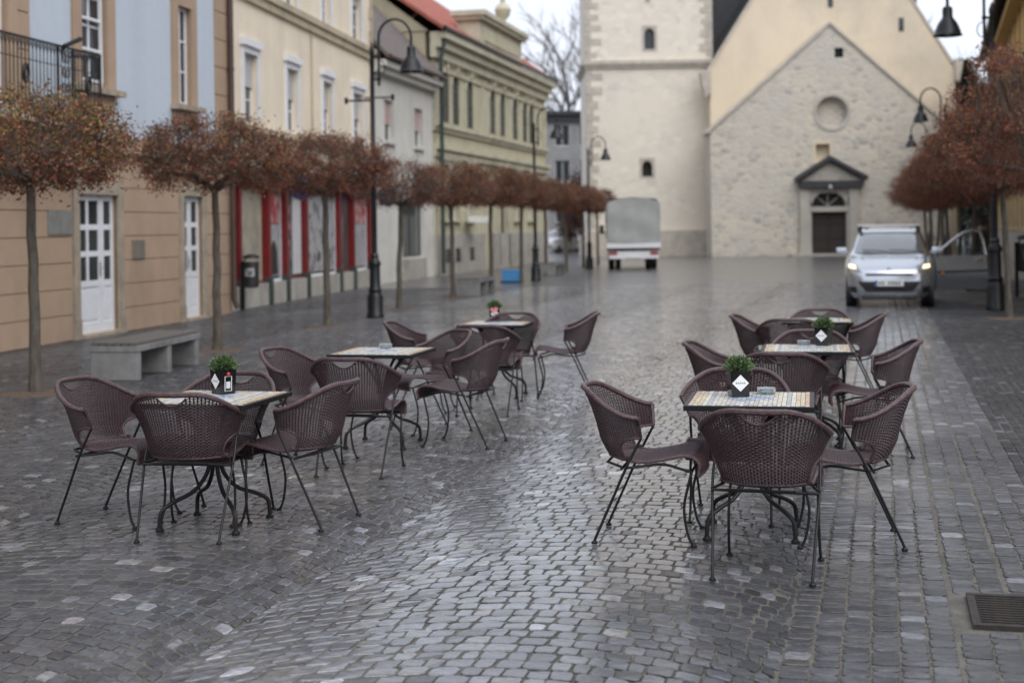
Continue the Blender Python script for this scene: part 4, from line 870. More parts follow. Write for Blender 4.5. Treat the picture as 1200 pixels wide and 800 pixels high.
# bare trees beyond the roofs
def bare_tree(loc, h, seed, label, spread=.62, depth=6):
    g_ = random.Random(seed); tr = MB(); br = MB()
    def grow(p, d, ln, r, k):
        q_ = [p]
        for i in range(3): d = (d+Vector((g_.gauss(0, .10), g_.gauss(0, .10), g_.gauss(.05, .06)))).normalized(); q_.append(q_[-1]+d*ln/3)
        (tr if k >= depth-1 else br).tube(q_, [r, r*.9, r*.8, r*.7], 5 if k > 2 else 3, cap=False)
        if k == 0: return
        for j in range(g_.choice((2, 3, 3)) if k < depth else 4):
            a = d.orthogonal().normalized(); a.rotate(Matrix.Rotation(g_.uniform(0, 6.28), 3, d)); nd = (d+a*g_.uniform(.45, 1.0)*spread*1.3).normalized()
            grow(q_[-1] if j else q_[2], nd, ln*g_.uniform(.62, .82), r*.62, k-1)
    grow(Vector((0, 0, 0)), Vector((0, 0, 1)), h*.27, h*.017, depth)
    t = thing('bare_tree', label, 'tree', loc); tr.build('trunk', M['bark_far'], t); br.build('branches', M['bark_far'], t); return t
bp = atY(668, 270, 128); bare_tree((bp.x, 128, 0), 27, 4, 'tall bare tree rising behind the grey house beside the tower')
bp = atY(628, 270, 118); bare_tree((bp.x, 118, 0), 17, 9, 'bare tree showing behind the red roof and stone urn')
bp = atY(1108, 270, 118); bare_tree((bp.x, 118, 0), 22, 12, 'bare tree rising behind the right edge of the church gable')
bp = atY(1145, 270, 128); bare_tree((bp.x, 128, 0), 20, 21, 'bare tree standing behind the dark evergreen')
def evergreen(loc, h, r_, seed, label):
    g_ = np.random.default_rng(seed); t = thing('evergreen_tree', label, 'tree', loc)
    MB().tube([(0, 0, 0), (0, 0, h*.5), (0, 0, h*.95)], [.28, .2, .05], 8).build('trunk', M['bark_far'], t)
    n_ = 15000; z = g_.uniform(.12, 1, n_); lay = (z*11) % 1; rr = r_*(1-z)**.7*(.55+.45*(1-lay))*np.sqrt(g_.uniform(.15, 1, n_))*(1+.25*np.sin(g_.integers(0, 9, n_)*2.2)); a = g_.uniform(0, 2*PI, n_); rr *= 1+.18*np.sin(a*5+z*9)
    p = np.stack([rr*np.cos(a), rr*np.sin(a), z*h-rr*.25], 1); d = np.stack([np.cos(a), np.sin(a), g_.normal(-.2, .4, n_)], 1); b = g_.normal(0, 1, (n_, 3)); s_ = .26
    V_ = np.stack([p, p+d*s_+b*.05, p+d*s_*1.7, p+d*s_-b*.05], 1).reshape(-1, 3)
    c_ = np.array([.022, .034, .026])*g_.uniform(.6, 1.5, n_)[:, None]
    link('crown', np_mesh('crown', V_, np.arange(n_*4).reshape(-1, 4), M['needles'], c_), t)
for px, Y, h_, r_, sd_, lab in ((1133, 104, 13.4, 4.0, 1, 'dark evergreen tree beside the right edge of the church'), (1152, 98, 11.0, 3.4, 2, 'smaller dark evergreen tree in front of the ochre eaves')  ):
    p = atY(px, 270, Y); evergreen((p.x, Y, 0), h_, r_, sd_, lab)
def shrub(loc, r_, h_, seed, label, cols):
    g_ = np.random.default_rng(seed); t = thing('shrub', label, 'shrub', loc); n_ = 5000; k = 40
    c = g_.normal(0, 1, (k, 3)); c /= np.linalg.norm(c, axis=1, keepdims=True); c = c*g_.uniform(.4, .9, (k, 1))*np.array([r_, r_, h_/2])+np.array([0, 0, h_*.52])
    p = c[g_.integers(0, k, n_)]+g_.normal(0, 1, (n_, 3))*r_*.16; d = g_.normal(0, 1, (n_, 3)); b = g_.normal(0, 1, (n_, 3)); s_ = .07
    V_ = np.stack([p-d*s_, p+b*s_*.6, p+d*s_, p-b*s_*.6], 1).reshape(-1, 3); col_ = np.array(cols)[g_.integers(0, len(cols), n_)]*g_.uniform(.7, 1.3, (n_, 1))
    link('foliage', np_mesh('foliage', V_, np.arange(n_*4).reshape(-1, 4), M['needles'], col_), t); MB().tube([(0, 0, 0), (0, 0, h_*.5)], [.08, .04], 6).tube([(0, 0, .1), (.3*r_, .1, h_*.5)], [.05, .02], 5).build('stem', M['bark_far'], t)
p = atY(683, 270, 92); shrub((p.x, 92, 0), 1.9, 5.6, 5, 'reddish brown shrub at the foot of the grey house', [(.16, .07, .05), (.10, .06, .045), (.08, .07, .05)])
# ================================================================== street lamps
def lamp(loc, side, label, s=1.0, armdir=0.0, bracket=False):
    t = thing('street_lamp', label, 'street lamp', loc, armdir, 'black gooseneck street lamps'); t.scale = (s, s, s)
    MB().lathe([(.17, 0), (.17, .06), (.155, .08), (.155, .40), (.135, .44), (.12, .47), (.12, .50), (.135, .53), (.105, .58), (.10, .98), (.12, 1.0), (.12, 1.05), (.085, 1.1), (.07, 1.14), (.085, 1.17), (.06, 1.22)], 12).build('base', M['iron'], t, True)
    MB().lathe([(.052, 1.2), (.05, 3.0), (.062, 3.02), (.062, 3.08), (.046, 3.1), (.042, 5.0), (.05, 5.02), (.05, 5.1), (.03, 5.14), (.012, 5.2)], 12).build('pole', M['iron'], t, True)
    x0 = .13*side; xe = x0+.62*side; pts = [(x0, 0, 4.45), (x0, 0, 5.05)]+[(x0+side*.31*(1-math.cos(a)), 0, 5.3+.36*math.sin(a)) for a in np.linspace(0, PI, 15)]+[(xe, 0, 5.12)]
    arm = MB().tube(pts, .026, 8).build('arm', M['iron'], t, True)
    for z in (4.52, 4.95): MB().tube([(0, 0, z), (x0, 0, z)], .02, 6).lathe([(.04, -.03), (.04, .03)], 8, (x0, 0, z)).build('clamp', M['iron'], arm)
    MB().lathe([(.01, -.04), (.035, 0), (.02, .03)], 8, (x0, 0, 4.43)).build('finial', M['iron'], arm)
    sc_ = MB().tube([(x0+side*(.02+.13*math.sin(a)*(1-a/7)), 0, 4.72+.16*math.cos(a)*(1-a/7)) for a in np.linspace(0, 5.5, 20)], .009, 5).build('scroll', M['iron'], arm)
    sh = MB().lathe([(.03, .36), (.075, .33), (.085, .30), (.085, .17), (.10, .14), (.12, .12), (.165, .05), (.205, -.05), (.225, -.12), (.245, -.14), (.245, -.15), (.21, -.145), (.17, -.03), (.06, .08), (.01, .09)], 20, (xe, 0, 4.80)).build('lamp_shade', M['iron'], t, True)
    MB().lathe([(.01, .10), (.05, .08), (.075, .0), (.06, -.06), (.01, -.09)], 12, (xe, 0, 4.74)).build('bulb', M['lamp_glass'], sh, True)
    if bracket: MB().tube([(0, 0, 4.12), (-.5*side, 0, 4.12)], .018, 6).lathe([(.03, -.06), (.03, .06)], 6, (-.5*side, 0, 4.12)).build('sign_bracket', M['iron'], t)
    return t
def lamp_at(px, py, top_py, top_px, side, label, rz, **k):
    p = G(px, py); z = atY(top_px, top_py, p.y).z; lamp(p, side, label, z/5.67, rz, **k)
lamp_at(440, 372, 22, 468, 1, 'black gooseneck lamp post beside the thinly leaved tree at the red shopfront', 0, bracket=True)
lamp_at(628, 329, 126, 645, 1, 'black gooseneck lamp post in front of the olive house', -.12)
lamp_at(691, 315, 160, 703, 1, 'black gooseneck lamp post in front of the church tower', -.1)
p = G(1167, 363); lamp(p, -1, 'tall black gooseneck lamp post in front of the ochre house, beside the silver car', 1.12, .0)
for px, py, Y, tp_, lab in ((1110, 330, 45.0, 103, 'black gooseneck lamp post rising from the tree row by the church portal'), (1091, 320, 62.0, 143, 'black gooseneck lamp post at the far end of the russet tree row')):
    p = atY(px, 300, Y); z = atY(px, tp_, Y).z; lamp((p.x, Y, 0), -1, lab, z/5.67, 0)
# ================================================================== benches, bin, crate
def bench(loc, rz, label):
    t = thing('bench', label, 'bench', loc, rz, 'low concrete benches'); Lb, Wb, Hb = 1.95, .56, .415
    for y0 in (0, Lb/2-.06, Lb-.12): MB().box(-Wb, 0, y0, y0+.12, 0, Hb-.09, ch=.008).build('support', M['concrete'], t)
    MB().box(-Wb-.01, .01, -.01, Lb+.01, Hb-.088, Hb-.02, ch=.008).build('slab', M['concrete'], t)
    sm = MB().box(-.04, .04, -.006, Lb+.006, Hb-.0195, Hb+.022, ch=.006).mesh('slat', M['bench_wood'])
    for i in range(6): link('slat', sm, t).location = (-.05-i*.092, 0, 0)
    return t
def bdir(a, b): return math.atan2(-(b.x-a.x), b.y-a.y)
b0 = G(161, 446); b1 = G(232, 427); bench(b0, bdir(b0, b1), 'low concrete bench with dark wooden slats in front of the white double door')
b0 = G(562, 347); bench(b0, -math.radians(11), 'low concrete bench under the trees by the white house')
b0 = G(651, 323); bench(b0, -math.radians(12), 'low concrete bench beside the lamp post near the olive house')
def waste_bin(loc, rz, label):
    t = thing('waste_bin', label, 'bin', loc, rz, 'dark waste bins on posts')
    MB().box(-.03, .03, -.03, .03, 0, 1.05, ch=.006).build('post', M['iron'], t)
    MB().lathe([(.13, .48), (.155, .50), (.165, 1.0), (.16, 1.03), (.145, 1.03), (.14, .98), (.06, .9)], 14, (.2, 0, 0)).build('container', M['black_plastic'], t, True)
    MB().lathe([(.18, 1.10), (.17, 1.16), (.06, 1.2)], 14, (.2, 0, 0)).tube([(.03, 0, 1.02), (.1, 0, 1.13)], .015, 5).build('lid', M['black_plastic'], t, True)
    MB().grid(lambda u, v: (.2+(.163+.006*v)*math.cos(-2.2+1.4*u), (.163+.006*v)*math.sin(-2.2+1.4*u), .72+.18*v), 8, 2).build('sticker', M['poster_b'], t); return t
p = G(285, 363); waste_bin((p.x, p.y, 0), -.2, 'dark waste bin with a pale sticker beside the red shopfront')
p = atY(1191, 300, 31.5); waste_bin((p.x, p.y, 0), 0, 'dark waste bin beside the ochre house').scale = (1.15, 1.15, 1.15)
cp_ = G(599, 331); t = thing('crate', 'light blue plastic crate on the ground near the olive house', 'crate', cp_, -.15)
cb = MB(); 
for a in (-1, 1): cb.box(-.25, .25, a*.17-.012, a*.17+.012, .05, .36); cb.box(a*.24-.012, a*.24+.012, -.158, .158, .05, .36)
cb.box(-.238, .238, -.158, .158, .05, .08).build('shell', M['blue_plastic'], t); MB().box(-.27, .27, -.19, .19, .36, .385, ch=.006).build('rim', M['blue_plastic'], t); MB().box(-.3, .3, -.2, .2, 0, .049).build('pallet', M['black_plastic'], t)
# ================================================================== cafe furniture
def catmull(pts, n):
    P = [Vector(p) for p in pts]; P = [P[0]*2-P[1]]+P+[P[-1]*2-P[-2]]; out_ = []; m = len(P)-3
    for i in range(n+1):
        t = i/n*m; k = min(int(t), m-1); t -= k; a, b, c, d = P[k:k+4]
        out_.append(.5*((2*b)+(-a+c)*t+(2*a-5*b+4*c-d)*t*t+(-a+3*b-3*c+d)*t**3))
    return out_
def sstep(a, b, x): t = min(1, max(0, (x-a)/(b-a))); return t*t*(3-2*t)
PHI = 1.76
def S_back(u, t):
    ph = u*PHI; Rr = .224+.074*t**1.25; yb_ = -.205-.045*min(1, t*4)**.6-.09*t**1.4; D = .20+.066*t
    zt = .818-.135*sstep(.22, 1.0, abs(u))
    fl = .014*t**3
    return Vector(((Rr+fl*abs(math.sin(ph)))*math.sin(ph), yb_+D*(1-math.cos(ph))-fl*math.cos(ph), .448+t*(zt-.448)))
SEATP = catmull([(0, -.215, .452), (0, -.16, .434), (0, -.05, .430), (0, .08, .448), (0, .19, .470), (0, .262, .466), (0, .308, .430), (0, .312, .375)], 60)
def S_seat(u, v):
    k = v*60; i = min(59, int(k)); p = SEATP[i].lerp(SEATP[i+1], k-i); hw_ = .214+.026*sstep(0, 1, v); x = u*hw_
    cv = .2*(1-math.sqrt(max(0, 1-(min(abs(x), .2165)/.224)**2)))*(1-v)**3
    return Vector((x, p.y+cv-.02*u*u*sstep(.7, 1, v), p.z+.012*u*u*(1-v)))
def nrm(S, u, v, e=.004):
    u0, u1, v0, v1 = max(-1, u-e), min(1, u+e), max(0, v-e), min(1, v+e)
    du, dv = S(u1, v)-S(u0, v), S(u, v1)-S(u, v0); return du.cross(dv).normalized(), dv.normalized(), du.normalized()
def t_low(u): s = (abs(u)-.64)/.36; return 0.0 if s <= 0 else .52*math.sqrt(max(0, 1-(1-s)**2))
HOLE_X, HOLE_D = .088, .050
def t_top(u):
    x = S_back(u, .95).x
    if abs(x) >= HOLE_X: return 1.0
    return 1.0-.035-(HOLE_D/.37)*(1-(x/HOLE_X)**2)**.8
def strand(mb, P, A, B, ra, rb):
    m = len(P); v = []
    for p, a, b in zip(P, A, B): v += [p+a*ra, p+b*rb, p-a*ra, p-b*rb]
    f = [(i*4+k, i*4+(k+1) % 4, (i+1)*4+(k+1) % 4, (i+1)*4+k) for i in range(m-1) for k in range(4)]
    mb.add(v, f)
def weave(S, us, rows, lo, hi, amp=.0034, sub=2, rr=.0046, sr_=.0040):
    mb = MB()
    for j, u in enumerate(us):                      # stakes
        a, b = lo(u), hi(u)
        if b-a < .04: continue
        vs_ = np.linspace(a, b, 14); P, A, B = [], [], []
        for v in vs_: n_, dv, du = nrm(S, u, v); P.append(S(u, v)); A.append(n_); B.append(du)
        strand(mb, P, A, B, .0034, sr_)
    for r, v in enumerate(rows):                    # weavers
        seg = []
        for j in range((len(us)-1)*sub+1):
            u = us[0]+(us[-1]-us[0])*j/((len(us)-1)*sub)
            if lo(u) <= v <= hi(u): seg.append((j, u))
            else:
                if len(seg) > 3: runs(mb, S, seg, v, r, sub, amp, rr)
                seg = []
        if len(seg) > 3: runs(mb, S, seg, v, r, sub, amp, rr)
    return mb
def runs(mb, S, seg, v, r, sub, amp, rr):
    P, A, B = [], [], []
    for j, u in seg:
        n_, dv, du = nrm(S, u, v); off = amp*math.cos(PI*(j/sub+r)); P.append(S(u, v)+n_*off); A.append(n_); B.append(dv)
    strand(mb, P, A, B, .0024, rr)
def make_chair():
    t = thing('wicker_chair', '', 'chair')
    us = np.linspace(-1, 1, 51); rows = np.linspace(.012, .985, 42)
    weave(S_back, us, rows, t_low, t_top, amp=.0026, rr=.0030, sr_=.0046).build('backrest', M['wicker'], t)
    us2 = np.linspace(-1, 1, 37); rows2 = np.linspace(.0, 1, 62)
    weave(S_seat, us2, rows2, lambda u: 0.0, lambda u: 1.0, rr=.0058).build('seat', M['wicker'], t)
    rail = MB(); P = [S_back(u, 1.0) for u in np.linspace(-1, 1, 61)]; rail.tube(P, [.013+.0035*(1-abs(u)) for u in np.linspace(-1, 1, 61)], 8)
    for s in (-1, 1): rail.tube([S_back(s, 1.0), S_back(s, .85), S_back(s, .52)], [.013, .010, .008], 6)
    rail.build('rail', M['wicker_rim'], t, True)
    hd = MB(); uu = np.linspace(-.36, .36, 41); P = [S_back(u, t_top(u)) for u in uu if abs(S_back(u, .95).x) < HOLE_X+.004]; hd.tube(P, .006, 6).build('handle_rim', M['wicker_rim'], t, True)
    ed = MB(); ed.tube([S_back(u, max(.012, t_low(u))) for u in np.linspace(-1, 1, 61)], .0075, 6)
    for s in (-1, 1): ed.tube([S_seat(s, v) for v in np.linspace(0, 1, 30)], .009, 6)
    ed.tube([S_seat(u, 1) for u in np.linspace(-1, 1, 12)], .009, 6); ed.build('edging', M['wicker_rim'], t, True)
    for s in (-1, 1):
        a = S_back(s, .52); top_ = S_back(s, 1.0)
        lg = MB().tube([top_+Vector((0, 0, -.01)), S_back(s, .75)]+catmull([a, (s*.258, -.085, .42), (s*.244, -.185, .2), (s*.235, -.262, .03), (s*.235, -.268, .004)], 14)[0:], .0075, 8)
        lg.lathe([(.017, 0), (.017, .009), (.010, .016)], 10, (s*.235, -.268, 0)); lg.build('leg', M['chair_metal'], t, True)
        fl = MB().tube(catmull([(s*.215, .255, .395), (s*.222, .238, .33), (s*.225, .212, .2), (s*.228, .232, .06), (s*.23, .262, .004)], 14), .0075, 8)
        fl.lathe([(.017, 0), (.017, .009), (.010, .016)], 10, (s*.23, .262, 0)); fl.build('leg', M['chair_metal'], t, True)
    fr = MB(); fr.tube([(-.255, -.115, .405), (.255, -.115, .405)], .0075, 8)
    for s in (-1, 1): fr.tube(catmull([(s*.258, -.10, .41), (s*.22, .0, .418), (s*.205, .1, .428), (s*.212, .2, .405), (s*.215, .255, .39)], 12), .0075, 6)
    fr.tube([(-.215, .25, .388), (.215, .25, .388)], .007, 6); fr.tube([(-.15, -.205, .425), (.15, -.205, .425)], .0075, 6)
    for s in (-1, 1): fr.tube([(s*.15, -.205, .425), (s*.2, -.115, .405)], .007, 6)
    fr.build('frame', M['chair_metal'], t, True)
    return t
TILE = .66
def make_table():
    t = thing('mosaic_table', '', 'table'); h_ = TILE/2
    fr = MB(); zt = .735
    for a in (-1, 1): fr.box(-h_-.012, h_+.012, a*h_-.012, a*h_+.012, zt-.027, zt+.001, ch=.004); fr.box(a*h_-.012, a*h_+.012, -h_+.0125, h_-.0125, zt-.027, zt+.001, ch=.004)
    fr.build('top_frame', M['chair_metal'], t)
    MB().box(-h_+.008, h_-.008, -h_+.008, h_-.008, zt-.025, zt-.004).build('top', M['grout'], t)
    n_ = 26; s_ = (TILE-.024)/n_; ti = MB(); g_ = random.Random(5)
    W_, O_, Yl, B_, LB, Gn, Rd, Gy = (.64, .63, .60), (.52, .40, .29), (.58, .51, .37), (.22, .29, .47), (.45, .51, .59), (.42, .45, .41), (.46, .32, .26), (.38, .39, .40)
    for i in range(n_):
        for j in range(n_):
            x, y = -h_+.012+i*s_, -h_+.012+j*s_; a = abs(i-(n_-1)/2); b = abs(j-(n_-1)/2)
            if a > 11.6: c = O_ if (j//2) % 2 else Rd
            elif a > 10: c = Yl if g_.random() < .75 else O_
            elif a > 9: c = W_
            elif a > 8: c = Gn if j % 3 else Gy
            elif a > 6.9: c = W_ if g_.random() < .8 else LB
            elif a > 5.8: c = Yl if j % 2 else W_
            elif b > 10.6: c = Yl if (i//2) % 2 else Gy
            elif a+b < 7: c = g_.choice((B_, LB, W_, LB))
            else: c = g_.choice((W_, W_, LB, Yl))
            if b > 11.6: c = W_ if i % 2 else Gy
            k = g_.uniform(.85, 1.1); dz = g_.uniform(-.0006, .0006)
            ti.box(x+.0012, x+s_-.0012, y+.0012, y+s_-.0012, zt-.005, zt+.002+dz, col=tuple(q_*k for q_ in c))
    ti.build('mosaic_tiles', M['mosaic'], t, kind='stuff')
    for k in range(4):
        a = PI/4+k*PI/2; e = Vector((math.cos(a), math.sin(a), 0)); prof = [(.25, .70), (.20, .685), (.12, .60), (.055, .50), (.030, .41), (.05, .30), (.13, .205), (.24, .16), (.315, .115), (.33, .05), (.33, .004)]
        lg = MB().tube(catmull([e*r+Vector((0, 0, z)) for r, z in prof], 34), .0125, 8); f = e*.33; lg.lathe([(.024, 0), (.024, .012), (.014, .022)], 10, (f.x, f.y, 0)); lg.build('leg', M['chair_metal'], t, True)
    MB().lathe([(.044, .40), (.05, .405), (.05, .425), (.044, .43)], 14).build('collar', M['chair_metal'], t, True)
    cr_ = MB(); cr_.bar((-.2, -.2, .697), (.2, .2, .697), .02, .006); cr_.bar((-.2, .2, .699), (.2, -.2, .699), .02, .006); cr_.build('cross_brace', M['chair_metal'], t)
    return t
def place_label(o, label, group): o['label'] = label; o['group'] = group
chair0, table0 = make_chair(), make_table()
tables = {}
def place_table(key, xy, rot, label):
    o = table0 if not tables else copy_tree(table0); o.location = (xy[0], xy[1], 0.002); o.rotation_euler = (0, 0, math.radians(rot)); place_label(o, label, 'mosaic cafe tables'); tables[key] = o
def TC(px, py): return G(px, py, .735)
tb = {'A': (TC(251, 466), -14, 'square mosaic table whose pot faces the concrete bench, white label turned aside'),
      'B': (TC(448, 411.5), -13, 'square mosaic table without a flowerpot, across from the red shopfront'),
      'C': (TC(583, 378.5), -12, 'square mosaic table carrying the pot with pink flowers'),
      'D': (TC(880, 467.5), -12, 'square mosaic table whose pot shows a full white diamond, by the drain grate'),
      'E': (TC(946, 408), -12, 'square mosaic table, middle one of the row along the gutter'),
      'F': (TC(958, 375), -12, 'square mosaic table at the church end of the row along the gutter')}
for k, (p, r_, l_) in tb.items(): place_table(k, p, r_, l_)
used = [False]
def place_chair(x, y, ang, label, group='brown wicker chairs round the cafe tables', dz=.002):
    o = copy_tree(chair0) if used[0] else chair0; used[0] = True
    o.location = (x, y, dz); o.rotation_euler = (0, 0, math.radians(ang-90)); place_label(o, label, group); return o
def by_feet(rear, front, label, ang=None):
    a, b = G(*rear), G(*front); an = math.degrees(math.atan2(b.y-a.y, b.x-a.x)) if ang is None else ang; m = (a+b)/2; place_chair(m.x, m.y, an, label)
def by_rail(px, py, ang, label):
    p = G(px, py, .82); a = math.radians(ang); place_chair(p.x+.345*math.cos(a), p.y+.345*math.sin(a), ang, label)
nmA, nmB, nmC, nmD, nmE, nmF = 'the bench-side table', 'the potless table', 'the pink-flower table', 'the grate-side table', 'the middle gutter-row table', 'the church-end gutter-row table'
ch = 'brown wicker armchair at %s, on its %s side'
by_feet((99, 605), (183.5, 610.5), ch % (nmA, 'shopfront')); by_feet((210, 636), (247, 614), ch % (nmA, 'open')+', back to the open end')
by_feet((397, 613), (305, 607), ch % (nmA, 'gutter')); by_rail(284, 437, 254, ch % (nmA, 'church')+', back to it')
by_rail(315, 409, -22, ch % (nmB, 'shopfront')); by_rail(402, 421, 77, ch % (nmB, 'bench')+', facing the church')
by_feet((537, 501), (470, 507), ch % (nmB, 'church')+', turned to the shops'); by_feet((580, 521.5), (509, 519), ch % (nmB, 'gutter'))
by_rail(452, 378, -8, ch % (nmC, 'shopfront')); by_rail(561, 382, 78, ch % (nmC, 'street')+', facing the church')
by_rail(606, 367, 252, ch % (nmC, 'church')+', back to it'); by_feet((692, 461), (632, 464.5), ch % (nmC, 'gutter'), 176)
by_feet((707, 626), (818, 630), ch % (nmD, 'shopfront')); by_feet((887, 683), (914, 654), ch % (nmD, 'open')+', back to the open end', 73)
by_feet((1053, 631), (933, 634), ch % (nmD, 'gutter'), 172); p = G(855, 615.5); place_chair(p.x+.07, p.y+.25, 255, ch % (nmD, 'church')+', back to it')
by_rail(803, 402, -14, ch % (nmE, 'shopfront')); by_rail(914, 415, 76, ch % (nmE, 'drain grate')+', facing the church')
by_rail(951, 387.5, 256, ch % (nmE, 'church')+', back to it'); by_rail(1078, 400, 168, ch % (nmE, 'gutter'))
by_rail(857, 370, -16, ch % (nmF, 'shopfront')); by_rail(925, 375, 77, ch % (nmF, 'drain grate')+', facing the church')
by_rail(961, 362.5, 256, ch % (nmF, 'church')+', back to it'); by_rail(1037, 369, 166, ch % (nmF, 'gutter'))
# flowerpots, ashtrays
def pot(loc, rz, label, diamond=0.0, flowers=False, icon=False, s=1.0):
    t = thing('flowerpot', label, 'flowerpot', loc, rz, 'potted plants on the cafe tables'); t.scale = (s, s, s); wt, wb_ = .056, .050
    v = [(a*w_, b*w_, z) for w_, z in ((wb_, 0), (wt, .145), (wt-.006, .145), (wt-.008, .12)) for a, b in ((-1, -1), (1, -1), (1, 1), (-1, 1))]
    f = [(3, 2, 1, 0)]+[(r*4+k, r*4+(k+1) % 4, (r+1)*4+(k+1) % 4, (r+1)*4+k) for r in range(3) for k in range(4)]+[(12, 13, 14, 15)]
    MB().add(v, f).build('container', M['pot'], t)
    def face(u, z, e, side=0):                         # a point on a face of the tapered pot
        w_ = wb_+(wt-wb_)*z/.145+e
        return (u, -w_, z) if side == 0 else (w_, u, z)
    dm_ = .047
    if not icon or True:
        lb = MB(); lb.add([face(-dm_, .078, .0015), face(0, .078-dm_, .0015), face(dm_, .078, .0015), face(0, .078+dm_, .0015)], [(0, 1, 2, 3)])
        la = lb.build('paper_label', M['label_white'], t); tx = MB()
        for i in range(5): u0 = -.027+i*.0115; tx.add([face(u0, .074, .002), face(u0+.007, .074, .002), face(u0+.007, .083, .002), face(u0, .083, .002)], [(0, 1, 2, 3)])
        tx.build('label_print', M['grey_plate'], la)
    if icon:
        ic = MB(); pts = [(-.022, .02), (.022, .02), (.022, .105), (-.022, .105)]; ic.tube([face(u_, z_, .003, 1) for u_, z_ in pts], .0025, 4, closed=True); o = ic.build('tag', M['label_white'], t)
        MB().add([face(-.014, .035, .003, 1), face(.014, .035, .003, 1), face(.014, .075, .003, 1), face(-.014, .075, .003, 1)], [(0, 1, 2, 3)]).build('tag_print', M['blind'], o); MB().lathe([(.002, .108), (.010, .112), (.012, .122), (.006, .13)], 8, (face(0, .1, .004, 1)[0], 0, 0)).build('tag_cap', M['print_red'], o)
    g_ = np.random.default_rng(int(abs(loc[0]*1000)) % 997); n_ = 900; d = g_.normal(0, 1, (n_, 3)); d[:, 2] = np.abs(d[:, 2])+.25; d /= np.linalg.norm(d, axis=1, keepdims=True)
    rad_ = g_.uniform(.35, 1, n_)[:, None]; p = np.array([0, 0, .135])+d*rad_*np.array([.086, .086, .085]); q_ = p+d*.018+g_.normal(0, .006, (n_, 3)); b = np.cross(d, g_.normal(0, 1, (n_, 3))); b /= np.linalg.norm(b, axis=1, keepdims=True)
    V_ = np.stack([p, (p+q_)/2+b*.005, q_, (p+q_)/2-b*.005], 1).reshape(-1, 3); c_ = np.array([(.055, .10, .03), (.09, .15, .045), (.035, .06, .022)])[g_.integers(0, 3, n_)]*g_.uniform(.8, 1.3, (n_, 1))
    link('plant', np_mesh('plant', V_, np.arange(n_*4).reshape(-1, 4), M['leaf_green'], c_), t); stm = MB()
    for i in range(26): e = d[i]; stm.tube([(e[0]*.015, e[1]*.015, .118), tuple(np.array([0, 0, .135])+e*.08)], .0013, 3, cap=False)
    stm.build('stems', M['leaf_green'], t)
    if flowers:
        for i in range(3):
            fx, fy, fz = [(-.03, -.062, .128), (.012, -.07, .134), (-.008, -.06, .115)][i]; fm2 = MB()
            for k in range(6): a = k*PI/3; fm2.add([(fx, fy-.008, fz), (fx+.02*math.cos(a-.4), fy-.014, fz+.02*math.sin(a-.4)), (fx+.026*math.cos(a), fy-.012, fz+.026*math.sin(a)), (fx+.02*math.cos(a+.4), fy-.014, fz+.02*math.sin(a+.4))], [(0, 1, 2, 3)])
            fm2.build('flower', M['petal'], t)
def on_table(px, py): p = G(px, py, .739); return (p.x, p.y, .739)
pot(on_table(262, 461), math.radians(-48), 'square black pot with grassy plant, label and tag, on the table by the bench', icon=True)
pot(on_table(579.5, 375.5), .1, 'dark pot with green plant and pink flowers on the far cafe table', flowers=True, s=.92)
pot(on_table(865.5, 464), math.radians(4), 'square black pot with white diamond label on the table by the drain grate')
pot(on_table(965.5, 404.5), math.radians(-33), 'square black pot, its diamond label folded round a corner, on the middle gutter-row table')
def ashtray(loc, label):
    t = thing('ashtray', label, 'ashtray', loc, .3, 'glass ashtrays'); MB().lathe([(.042, 0), (.052, .012), (.056, .03), (.050, .032), (.044, .014), (.01, .010)], 10).build('dish', M['ashtray_glass'], t, True); MB().lathe([(.054, .030), (.057, .033), (.054, .036), (.050, .033)], 10).build('rim', M['ashtray_glass'], t, True)
for px, py, l_ in ((898, 461.5, 'clear glass ashtray on the table by the drain grate'), (942, 404, 'clear glass ashtray on the middle gutter-row table'), (452, 408, 'clear glass ashtray on the table without a flowerpot')): ashtray(on_table(px, py), l_)
# ================================================================== vehicles
def interp(tab, z):
    for (z0, v0), (z1, v1) in zip(tab[:-1], tab[1:]):
        if z <= z1: t = (z-z0)/(z1-z0); return v0+(v1-v0)*max(0, t)
    return tab[-1][1]
YF = [(.18, 1.90), (.26, 1.98), (.42, 2.01), (.56, 2.0), (.68, 1.96), (.76, 1.86), (.82, 1.70), (.88, 1.46), (.93, 1.2), (.97, .98), (1.02, .90), (1.12, .74), (1.25, .50), (1.36, .26), (1.43, .04), (1.48, -.28), (1.495, -.6)]
YR = [(.18, -1.9), (.3, -1.98), (.6, -2.0), (.9, -1.98), (1.1, -1.9), (1.3, -1.78), (1.42, -1.62), (1.48, -1.3), (1.495, -1.0)]
WD = [(.18, .78), (.3, .845), (.5, .86), (.7, .86), (.82, .845), (.9, .825), (.97, .79), (1.02, .765), (1.15, .715), (1.3, .65), (1.4, .595), (1.46, .53), (1.495, .40)]
def car_xy(z, a, n=7.0):
    f, r_, w_ = interp(YF, z), interp(YR, z), interp(WD, z); c, s = math.cos(a), math.sin(a); e = 2/n
    nf = 2/3.0 if s > 0 else e
    x = w_*math.copysign(abs(c)**e, c); yc = -.2; y = yc+(f-yc if s > 0 else yc-r_)*math.copysign(abs(s)**nf, s); return x, y
def yfront(x, z, n=7.0):
    f, w_ = interp(YF, z), interp(WD, z); c = min(.9999, (abs(x)/w_)**(n/2)); s = math.sqrt(1-c*c); return -.2+(f+.2)*s**(2/3.0)
def xside(y, z, n=7.0):
    f, r_, w_ = interp(YF, z), interp(YR, z), interp(WD, z); yc = -.2; h_ = (f-yc) if y > yc else (yc-r_); q_ = min(.9999, abs(y-yc)/h_)
    s = q_**1.5 if y > yc else q_**(n/2); return w_*max(0, 1-s*s)**(1/n)
